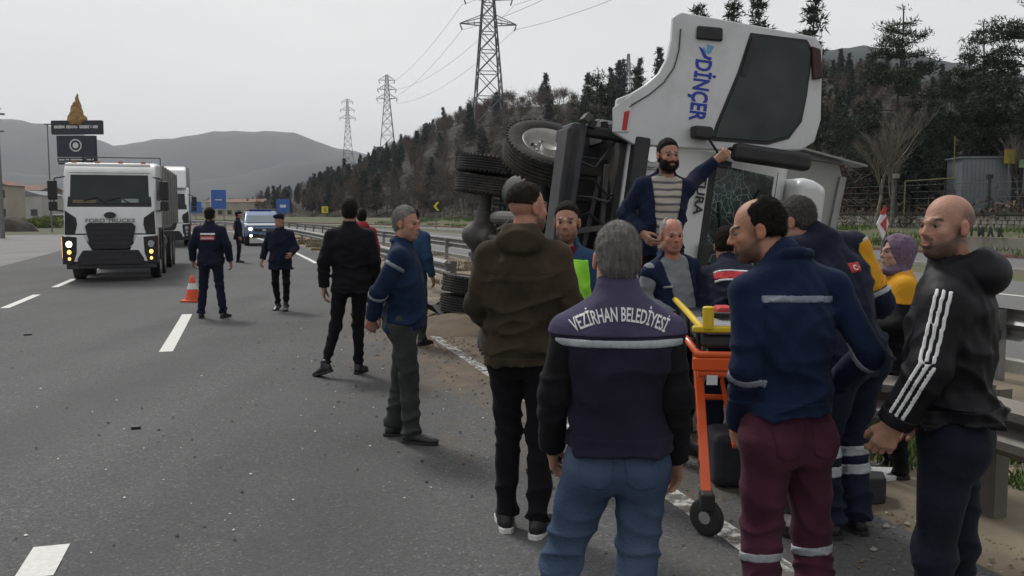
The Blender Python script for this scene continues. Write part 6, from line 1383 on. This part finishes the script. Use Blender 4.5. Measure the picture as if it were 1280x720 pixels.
# 2 man in navy jacket and maroon trousers
r=person('dark haired balding man in navy jacket with grey reflective bands and maroon work trousers',(1.01,3.15,0),18,1.78,HN,
  J=dict(pel=(-.02,-.0,.95),nk=(.00,.05,1.50),hc=(-.075,.135,1.605),Rs=(.185,.03,1.405),Ls=(-.165,.05,1.395),Re=(.255,-.09,1.17),Rw=(.25,.12,1.02),Le=(-.195,.0,1.13),Lw=(-.13,.13,.90),
         Rk=(.11,.02,.50),Ra=(.12,-.05,.085),Lk=(-.10,.02,.50),La=(-.11,-.05,.085)),
  jacket=dict(mat=F_NAVY,hem=.01,collar='fold',thick=.006,sr=.052,fold=.014,flare=.002),wide=.91,belly=.01,
  trousers=dict(mat=F_MAR,w=1.0,cuff=.072),shoes=SH,hair=(M_HBLK,'balding'),head=(62,-10,0),skin=(.38,.19,.125),beard=.8,bh=BH,nose=1.03,hscale=.93,
  extras=[('hemband','hem_band',F_NAVY),('cuff','cuff',F_NAVY,1),('cuff','cuff',F_NAVY,-1),('seam','back_seam',F_NAVY,'v',.14,.06,.40,-1),('seam','back_seam',F_NAVY,'v',-.14,.06,.40,-1),('pocket','back_pocket',F_MAR,.075,-.07),('pocket','back_pocket',F_MAR,-.075,-.07),('band','reflective_stripe',M_REFD,.415,.026,.145,1),('arm','reflective_stripe',M_REFD,-1,1,.10,.026),('arm','reflective_stripe',M_REFD,1,1,.10,.026),
          ('leg','reflective_stripe',M_REFL,1,.12,.032),('leg','reflective_stripe',M_REFL,-1,.12,.032)])
# 3 bald man in black jacket with three stripes
r=person('bald bearded man in black hooded jacket with three white sleeve stripes and dark jeans',(1.525,3.02,0),58,1.775,HN,
  J=dict(pel=(-.01,0,.98),nk=(-.02,.02,1.475),Le=(-.245,.05,1.18),Lw=(-.235,.15,.985),Re=(.24,-.02,1.14),Rw=(.22,.12,.95),Lk=(-.10,.03,.52),La=(-.11,0,.09),Rk=(.10,-.02,.50)),
  jacket=dict(mat=F_BLKS,hem=.01,collar='hood',thick=.022,sr=.060,fold=.014,flare=.006),wide=.95,belly=.0,
  trousers=dict(mat=F_JEAND,w=.98,cuff=.058),shoes=SH,hair='stubble',beard=.85,head=(52,3,0),skin=(.40,.22,.155),bh=BH,hscale=.89,nose=1.0,
  extras=[('hemband','hem_band',F_BLKS),('cuff','cuff',F_BLKS,-1),('stripes','white_stripe',F_WHT,-1,-.1)],hands={-1:dict(d=(.25,.45,-1),palm=(.8,.2,0))})
# 4 brown jacket
r=person('tall man seen from behind in olive brown hooded jacket and black trousers',(.06,4.67,0),-8,1.85,.0075,
  J=dict(Re=(.235,-.0,1.15),Rw=(.15,.22,1.05),Le=(-.235,-.0,1.14),Lw=(-.17,.20,1.0),Lk=(-.08,.03,.50),La=(-.085,-.03,.085),Rk=(.085,.0,.50),Ra=(.09,-.10,.085)),
  jacket=dict(mat=F_BRN,hem=-.10,collar='hood',thick=.022,sr=.060,fold=.014,flare=.008),wide=1.0,
  trousers=dict(mat=F_BLKT,w=.98,cuff=.055),shoes=SH,sole=M_SOLE,hair=(M_HBRN,'nape'),beard=.8,head=(-48,2,0),skin=(.40,.20,.135),bh=.006,extras=[('hemband','hem_band',F_BRN),('cuff','cuff',F_BRN,-1),('seam','back_seam',F_BRN,'h',.36,-.17,.17,-1)])
# 5 man looking right with hands behind the back
r=person('grey haired man in blue jacket and grey trousers with hands behind his back',(-.80,6.52,0),-92,1.74,.009,
  J=dict(pel=(0,-.0,.95),Re=(.22,-.15,1.13),Rw=(.10,-.22,.93),Le=(-.22,-.15,1.13),Lw=(-.08,-.22,.93),Rk=(.09,.05,.50),Ra=(.10,.06,.085),Lk=(-.11,-.04,.50),La=(-.12,-.11,.085),Rf=(.25,1,0),Lf=(-.25,1,0)),
  jacket=dict(mat=F_BLUEJ,hem=-.11,collar='fold',thick=.012,fold=.012),wide=1.04,belly=.015,
  trousers=dict(mat=F_GRYT,w=1.05,cuff=.064),shoes=BT,hair=(M_HGRY,'short'),beard=-.35,head=(-22,-2,0),skin=(.40,.20,.14),bh=.0062,
  extras=[('arm','reflective_stripe',M_REFD,1,0,.25,.03),('arm','reflective_stripe',M_REFD,1,1,.10,.03)])
# 6 man in black walking away
r=person('dark haired man in black jacket and trousers walking away along the road',(-1.68,9.2,0),4,1.83,.011,
  J=dict(Le=(-.25,-.06,1.14),Lw=(-.26,-.02,.88),Re=(.24,-.02,1.14),Rw=(.23,.08,.90),Lk=(-.15,-.03,.50),La=(-.24,-.16,.13),Lf=(-.8,.75,-.35),Rk=(.06,.06,.49),Ra=(.06,.05,.085)),
  jacket=dict(mat=F_BLK,hem=-.12,collar='band',thick=.016,fold=.010),wide=1.06,trousers=dict(mat=F_BLKT,w=.9,cuff=.048),shoes=SH,hair=(M_HBLK,'full'),head=(8,0,0),bh=.0085,eyes=False)
# 7,8 two people further along the verge
r=person('person in a red hooded top behind the man in black',(-2.45,14.5,0),10,1.74,.016,jacket=dict(mat=F_RED,hem=-.10,collar='hood',thick=.012),trousers=dict(mat=F_BLKT),shoes=SH,hair=(M_HBLK,'full'),eyes=False)
r=person('person in a mid blue top standing beyond the grey haired man on the verge',(-1.26,11.3,0),-20,1.74,.014,jacket=dict(mat=F_BLUE,hem=-.12,collar='band',thick=.012),trousers=dict(mat=F_GRYT),shoes=SH,hair=(M_HBRN,'short'),eyes=False)
# 9-11 gendarmes
r=person('gendarme seen from behind with a red and white band across his back beside the cone',(-4.83,14.2,0),2,1.77,.012,
  J=dict(Re=(.27,-.03,1.15),Rw=(.29,.05,.90),Le=(-.27,-.03,1.15),Lw=(-.30,.06,.91),Rk=(.13,0,.5),Ra=(.18,-.02,.085),Lk=(-.13,0,.5),La=(-.17,-.02,.085)),
  jacket=dict(mat=F_NAVY2,hem=-.10,collar='stand',thick=.022,fold=.010),wide=1.08,trousers=dict(mat=F_NAVY2,w=1.0,cuff=.062),shoes=BT,hair=(M_HBLK,'short'),cap=(F_BLK,'cap'),eyes=False,bh=.010,
  extras=[('patch','red_band',F_REDB,(0,.325),.120,.036,-1),('patch','white_line',F_WHT,(0,.385),.120,.020,-1)])
back_text(r,'JANDARMA',.050,.325,F_WHT,sx=.8,bold=.001,off=.014)
r=person('gendarme in navy coat and beret walking towards the camera',(-4.0,15.3,0),176,1.66,.012,
  J=dict(Re=(.29,-.06,1.16),Rw=(.33,.02,.93),Le=(-.27,-.04,1.14),Lw=(-.25,.17,1.04),Rk=(.07,.10,.52),Ra=(.09,-.08,.12),Rf=(.1,1,-.3),Lk=(-.12,.06,.50),La=(-.10,.05,.085)),
  jacket=dict(mat=F_NAVY2,hem=-.22,collar='stand',thick=.028,fold=.010,flare=.02),wide=1.08,trousers=dict(mat=F_BLKT,w=.92,cuff=.055),shoes=BT,hair=(M_HBLK,'short'),cap=(F_NAVY2,'beret'),eyes=False,bh=.010)
r=person('distant gendarme standing beside the patrol car with lights on',(-9.25,30,0),-75,1.72,.016,
  jacket=dict(mat=F_NAVY2,hem=-.15,collar='stand',thick=.015),trousers=dict(mat=F_NAVY2),shoes=BT,hair=(M_HBLK,'short'),cap=(F_NAVY2,'beret'),eyes=False)
# 12 man with lime vest
r=person('dark haired man in maroon shirt and lime safety vest behind the brown jacket',(.35,5.65,0),140,1.76,.009,
  jacket=dict(mat=F_BLUE,hem=-.08,collar='band',thick=.008,open=.05,shirt=F_MARS),trousers=dict(mat=F_BLKT),shoes=SH,hair=(M_HBLK,'short'),beard=.6,skin=(.38,.20,.14),bh=.007,head=(30,0,0),
  extras=[('front','lime_panel',F_HIV,-.21,-.085,1,-.05,.45),('front','lime_panel',F_HIV,.085,.21,1,-.05,.45)])
# 13 bearded man holding the mirror
r=person('dark bearded man in navy cardigan over a striped shirt holding the truck mirror',(1.19,6.95,.50),-172,1.76,.0085,
  J=dict(pel=(.03,0,.95),nk=(0,.02,1.475),Le=(-.30,-.10,1.47),Lw=(-.435,-.06,1.60),Re=(.31,-.04,1.18),Rw=(.21,.14,1.03)),
  jacket=dict(mat=F_CARD,hem=-.10,collar='band',thick=.010,open=.075,shirt=F_STRIPE,fold=.012),wide=1.04,trousers=dict(mat=F_BLKT),shoes=SH,hair=(M_HBLK,'short'),beard=1,skin=(.36,.19,.13),bh=.006,head=(4,-2,0),nose=1.02,
  hands={-1:dict(d=(-.8,.1,.6),palm=(0,-1,.2),curl=.9)})
# 14 older man in a vest
r=person('white haired older man in navy vest over pale grey shirt before the cab',(1.13,6.1,0),-148,1.665,.0085,
  J=dict(pel=(0,-.02,.95),nk=(.06,.0,1.47),Re=(.30,-.02,1.16),Rw=(.20,.20,1.06),Le=(-.22,.04,1.15),Lw=(-.12,.24,1.02)),
  jacket=dict(mat=F_NAVY,hem=-.12,collar='fold',thick=.012,open=.07,shirt=F_LGRY),sleeve=F_LGRY,wide=1.08,belly=.05,trousers=dict(mat=F_BLKT),shoes=SH,hair=(M_HWHT,'balding'),beard=-.25,skin=(.44,.20,.14),bh=.006,head=(-22,-2,0),fat=.010,
  extras=[('patch','chest_stripe',M_REFL,(.11,.33),.045,.010,1)])
# 15 rescuer leaning into the windscreen
r=person('rescuer in navy uniform with red back band leaning into the broken windscreen',(1.50,5.95,0),-4,1.74,.0085,
  J=dict(pel=(0,-.10,.93),nk=(-.01,.22,1.33),hc=(-.01,.33,1.46),Re=(.25,.22,1.10),Rw=(.14,.42,1.20),Le=(-.20,.05,1.03),Lw=(-.08,-.10,1.03)),
  jacket=dict(mat=F_NAVY2,hem=-.10,collar='stand',thick=.015),trousers=dict(mat=F_NAVY2),shoes=BT,hair=(M_HBLK,'full'),head=(0,-25,0),eyes=False,bh=.0075,glove={1:M_GLOVE,-1:M_GLOVE},
  extras=[('patch','red_band',F_REDB,(0,.35),.13,.030,-1),('patch','white_line',F_WHT,(0,.39),.13,.009,-1),('patch','white_line',F_WHT,(0,.31),.13,.009,-1)],
  hands={-1:dict(d=(-.6,.1,-.4),palm=(0,0,-1))})
# 16 paramedic
r=person('paramedic in navy and yellow jacket with a flag patch and reflective trouser bands',(1.76,4.6,0),34,1.80,.0075,
  J=dict(pel=(.0,-.02,.97),nk=(-.03,.15,1.53),hc=(-.10,.27,1.60),Rs=(.19,.12,1.47),Ls=(-.20,.20,1.45),Re=(.30,.02,1.17),Rw=(.24,.20,1.05),Le=(-.25,.18,1.12),Lw=(-.16,.40,1.05),Rk=(.07,.02,.50),Ra=(.06,-.04,.085),Lk=(-.10,.06,.50),La=(-.12,.0,.085)),
  jacket=dict(mat=F_NAVY2,hem=-.10,collar='stand',thick=.022,sr=.064,fold=.012),wide=1.10,trousers=dict(mat=F_NAVY2,w=1.15,cuff=.075),shoes=BT,hair=(M_HDG,'short'),head=(18,-12,0),skin=(.38,.21,.15),bh=.0062,
  extras=[('armcover','yellow_sleeve_panel',F_YEL,1,-.05,.75),('arm','reflective_stripe',M_REFL,1,0,-.04,.030),('arm','reflective_stripe',M_REFL,1,0,.80,.030),('patch','flag_patch',F_REDB,(.0,.385),.042,.028,-1),
          ('leg','reflective_stripe',M_REFL,1,.18,.055),('leg','reflective_stripe',M_REFL,1,.40,.055),('leg','reflective_stripe',M_REFL,-1,.18,.055),('leg','reflective_stripe',M_REFL,-1,.40,.055)])
back_text(r,'C',.040,.392,F_WHT,a0=-.008,bold=.0012,name='flag_crescent',off=.009); back_text(r,'*',.030,.384,F_WHT,a0=.016,bold=.001,name='flag_star',off=.009)
# 17 woman in headscarf
r=person('woman in mauve headscarf and yellow shouldered dark jacket behind the guardrail',(2.43,5.55,0),80,1.56,.0085,
  J=dict(Le=(-.24,.02,1.14),Lw=(-.10,.24,1.08),Re=(.22,.02,1.14),Rw=(.10,.26,1.06)),
  jacket=dict(mat=F_BLK,hem=-.20,collar='stand',thick=.022,fold=.010),wide=1.02,trousers=dict(mat=F_BLKT,w=1.0,cuff=.06),shoes=BT,sole=M_SOLE,head=(12,2,0),skin=(.42,.25,.19),scarf=F_SCARF,bh=.0062,
  extras=[('yoke','yellow_yoke',F_YEL,.33),('arm','reflective_stripe',M_REFL,-1,1,.75,.03),('round','round_badge',F_REDB,(-.10,.27),.038,0,1)])
# ---------------- stretcher, cone, debris ----------------
M_ORG=mat('orange stretcher enamel',(.62,.085,.012),.4,.08,6,coat=.3,dirt=.1); M_YPL=mat('yellow stretcher plastic',(.60,.42,.02),.45,.08,6); M_MATT=mat('black stretcher mattress',(.03,.032,.035),.6,.2,8,.3,20); M_GREYC=mat('grey blanket',(.22,.23,.25),.9,.15,8,.5,25)
g=thing('ambulance_stretcher','orange and yellow wheeled ambulance stretcher among the crowd before the windscreen','stretcher',(1.24,4.55,0),RAD(-5))
Lh_=1.95; zt=.96; SW=Matrix.Rotation(RAD(50),3,'Z')
for s in (-1,1):
    MB().tube([(s*.27,0,zt),(s*.27,Lh_,zt)],.020,10).build('side_rail',M_ORG,g,smooth=True)
    MB().tube([(s*.25,.05,zt+.13),(s*.27,.5,zt+.16),(s*.27,1.3,zt+.16)],.018,8).build('hand_rail',M_YPL,g)
    for y in (.1,.6,1.2): MB().cyl((s*.26,y,zt),(s*.26,y,zt+.14),.012).build('rail_post',M_PLB,g)
    # legs: front pair leans forward, rear pair back
    for (y0,y1) in ((.55,-.02),(1.25,1.78)):
        d=Vector((0,y1-y0,-.76)); MB().box((s*.215,(y0+y1)/2,.56),(.050,.062,d.length),d.to_track_quat('Z','Y').to_matrix()).build('leg',M_ORG,g,bevel=.006)
        b=MB(); 
        for k in range(7):
            q=Vector((s*.215-.027,y0,zt-.04))+d*(.22+k*.09); b.box(q,(.003,.028,.038),d.to_track_quat('Z','Y').to_matrix())
        b.build('leg_marking',M_PLB,g)['kind']='stuff'
        c=Vector((s*.215,y1,.10)); 
        MB().box(c+Vector((0,0,.09)),(.075,.11,.10)).build('caster_fork',M_PLB,g,bevel=.015)
        b=MB(); b.lathe([(.03,-.018),(.085,-.018),(.10,-.010),(.10,.010),(.085,.018),(.03,.018)],c,'x',28,SW); w_=b.build('caster_wheel',M_TYRE,g,smooth=True); b=MB(); b.lathe([(0,-.021),(.035,-.021),(.035,.021),(0,.021)],c,'x',16,SW); b.build('wheel_hub',M_CHROME,w_)
        for k in range(3): a=2*pi*k/3; b=MB().box(c+SW@Vector((0,cos(a)*.05,sin(a)*.05)),(.03,.075,.014),SW@Matrix.Rotation(a,3,'X')); b.build('wheel_spoke',M_PLB,w_)
for y,m in ((0,M_ORG),(.5,M_PLB),(1.0,M_ORG),(1.5,M_PLB),(Lh_,M_ORG)): MB().cyl((-.27,y,zt),(.27,y,zt),.018).build('cross_tube',m,g)
MB().cyl((-.27,.02,zt-.10),(.27,.02,zt-.10),.024).build('end_bar',M_ORG,g); MB().box((0,.0,zt-.05),(.60,.03,.07)).build('end_plate',M_ORG,g,bevel=.01)
for x in (-.20,.22): MB().box((x,-.02,zt-.13),(.055,.01,.05)).build('white_label',M_SWHT,g)
MB().box((0,.95,zt+.06),(.50,1.8,.07)).build('mattress',M_MATT,g,bevel=.025)
MB().box((0,.30,zt+.115),(.46,.5,.04)).build('grey_blanket',M_GREYC,g,bevel=.018)
MB().box((-.02,.03,zt+.13),(.56,.05,.035)).build('yellow_end_handle',M_YPL,g,bevel=.012); MB().box((.0,.06,zt+.20),(.5,.045,.03)).build('black_strap',M_PLB,g,bevel=.008); MB().cyl((-.22,.02,zt+.13),(-.22,.02,zt+.25),.03).build('yellow_knob',M_YPL,g,bevel=.008)
MB().box((.0,.0,zt+.02),(.05,.02,.26)).build('orange_strap',M_ORG,g)
MB().cyl((-.2,.9,.55),(.2,.9,.55),.018).build('leg_brace',M_ORG,g); MB().box((0,.72,.50),(.02,.6,.03),Matrix.Rotation(.5,3,'X')).build('leg_strut',M_ORG,g)
tag(MB().box((1.20,5.0,1.14),(.10,.14,.06)).build('rescue_bag',M_SRED,None,bevel=.02),'small red and black pouch lying on the stretcher','pouch')
tag(MB().box((1.45,5.5,.17),(.42,.36,.34)).build('equipment_bag',mat('dark equipment bag cloth',(.02,.022,.03),.8,.2,9,.4,30),None,bevel=.06,seg=3),'dark equipment bag on the ground under the stretcher','bag')
M_CONE=mat('orange cone plastic',(.60,.07,.02),.55,.12,6,dirt=.2)
p=at(238,375,13.9); g=thing('traffic_cone','orange and white traffic cone beside the gendarme seen from behind','traffic cone',((239-640)/F*16.8,16.8,0))
MB().box((0,0,.02),(.36,.36,.04)).build('base',M_CONE,g,bevel=.01); b=MB(); b.lathe([(.145,.04),(.10,.22),(.062,.37),(.028,.50),(.0,.51)],(0,0,0),'z',28); b.build('cone',M_CONE,g,smooth=True); b=MB(); b.lathe([(.0985,.24),(.069,.355)],(0,0,0),'z',28); o=b.build('white_band',M_SWHT,g,smooth=True); o.scale=(1.04,1.04,1)
# debris heap beside the rear wheels
rnd=random.Random(12); g=thing('wreck_debris','tangled dark metal and plastic debris beside the lower rear wheels','debris',(-1.15,13.9,0))
for k in range(16): 
    p_=Vector((rnd.uniform(-.5,.5),rnd.uniform(-.4,.4),rnd.uniform(.04,.35))); MB().box(p_,(rnd.uniform(.2,.7),rnd.uniform(.03,.12),rnd.uniform(.02,.06)),Euler((rnd.uniform(-.6,.6),rnd.uniform(-.6,.6),rnd.uniform(0,3))).to_matrix()).build('broken_piece',[M_CHAS,M_CHG,M_ALU,M_PLG][k%4],g,bevel=.006)
M_SOILD=mat('fresh dark soil',(.085,.062,.042),.95,.35,3,1,10,col2=(.13,.10,.065),detail=9)
o=blob_sheet('soil_mound',-.2,13.6,1.7,1.6,.0,M_SOILD,40,3,.20); tag(o,'low mound of brown soil under the rear wheels','soil mound')
o=blob_sheet('gravel_heap',-1.6,13.2,.5,.45,.0,M_SOILD,24,9,.16); tag(o,'little heap of broken soil left of the rear wheels','soil heap')
# fragments strewn on the carriageway
def frag(name,lab,n,fn,sz,m,seed):
    R=random.Random(seed); V=[];Fc=[]
    for i in range(n):
        x,y=fn(R); s=sz*R.uniform(.4,1.4); a=R.uniform(0,6); k=len(V); z=.006
        for j in range(4): V.append((x+cos(a+j*1.57)*s*R.uniform(.5,1),y+sin(a+j*1.57)*s*R.uniform(.4,1),z))
        V.append((x,y,z+s*.55)); Fc+=[(k,k+1,k+4),(k+1,k+2,k+4),(k+2,k+3,k+4),(k+3,k,k+4)]
    return tag(link(name,mesh_np(name,V,Fc,m)),lab,'fragments',kind='stuff')
frag('pale_fragments','small pale glass and plastic fragments strewn over the road',170,lambda R:(R.gauss(-.6,1.8),abs(R.gauss(6.2,2.6))+1.5),.011,mat('pale fragments',(.45,.45,.43),.5),1)
frag('dark_fragments','small dark clods and fragments strewn over the road',520,lambda R:(R.gauss(-.3,1.8),abs(R.gauss(8.5,3))+1.5),.016,mat('dark fragments',(.03,.026,.022),.8),2)
frag('roadside_stones','loose stones and clods along the shoulder and median',2600,lambda R:(lambda s,t:(road(s,t).x,road(s,t).y))(R.uniform(1,30),R.uniform(2.6,7.0)),.024,M_STONE,3)
frag('verge_grit','grit and small clods on the sandy verge beside the brown guardrail',2600,lambda R:(lambda s,t:(road(s,t).x,road(s,t).y))(R.uniform(1.5,9),R.gauss(3.4,.55)),.013,M_SOILD,8)
frag('soil_clods','brown soil clods spilled on the shoulder beside the wreck',1800,lambda R:(lambda s,t:(road(s,t).x,road(s,t).y))(R.gauss(12.5,2.2),R.gauss(3.1,.8)),.024,M_SOILD,5)
b=MB(); 
for nm,lab,px,py,dx in (('dark_object','small flat dark object lying on the left lane',35,419,.10),('dark_strip','small dark strip with pale end lying near the lane centre',170,536,.07)):
    s_,t_=st(px,py); p_=road(s_,t_,.012); tag(MB().box(p_,(dx,.05,.02),Matrix.Rotation(.3,3,'Z')).build(nm,M_PLB,None,bevel=.005),lab,'debris')
tag(MB().prism([(0,0),(.28,.05),(.36,.22),(.10,.30),(-.05,.16)],lambda x,y:Vector((2.12+x,5.35+y,.02)),lambda x,y:Vector((2.12+x,5.35+y,.05+.05*x))).build('white_sheet',M_SWHT,None,bevel=.006),'crumpled white sheet on the ground beside the paramedic','sheet')
tag(MB().prism([(0,0),(.20,.02),(.24,.16),(.02,.20)],lambda x,y:Vector((1.98+x,5.02+y,.0)),lambda x,y:Vector((1.98+x,5.02+y,.16))).build('grey_case',M_PLG,None,bevel=.015),'small grey case on the ground right of the paramedic','case')
# lump of concrete that the bearded man stands on
tag(MB().box((1.20,6.95,.25),(.75,.5,.50),taper=.9).build('concrete_block',M_KERB,None,bevel=.03),'concrete block under the feet of the bearded man','block')
# ---------------- haze ----------------
m=bpy.data.materials.new('haze'); m.use_nodes=True; t=m.node_tree; t.nodes.clear(); o_=t.nodes.new('ShaderNodeOutputMaterial'); v_=t.nodes.new('ShaderNodeVolumePrincipled'); v_.inputs['Color'].default_value=(.80,.86,.95,1); v_.inputs['Density'].default_value=.00015; v_.inputs['Anisotropy'].default_value=.2; t.links.new(v_.outputs[0],o_.inputs['Volume'])
b=MB(); b.box((0,1700,139),(5200,3560,286)); o=b.build('haze',m); tag(o,kind='stuff')
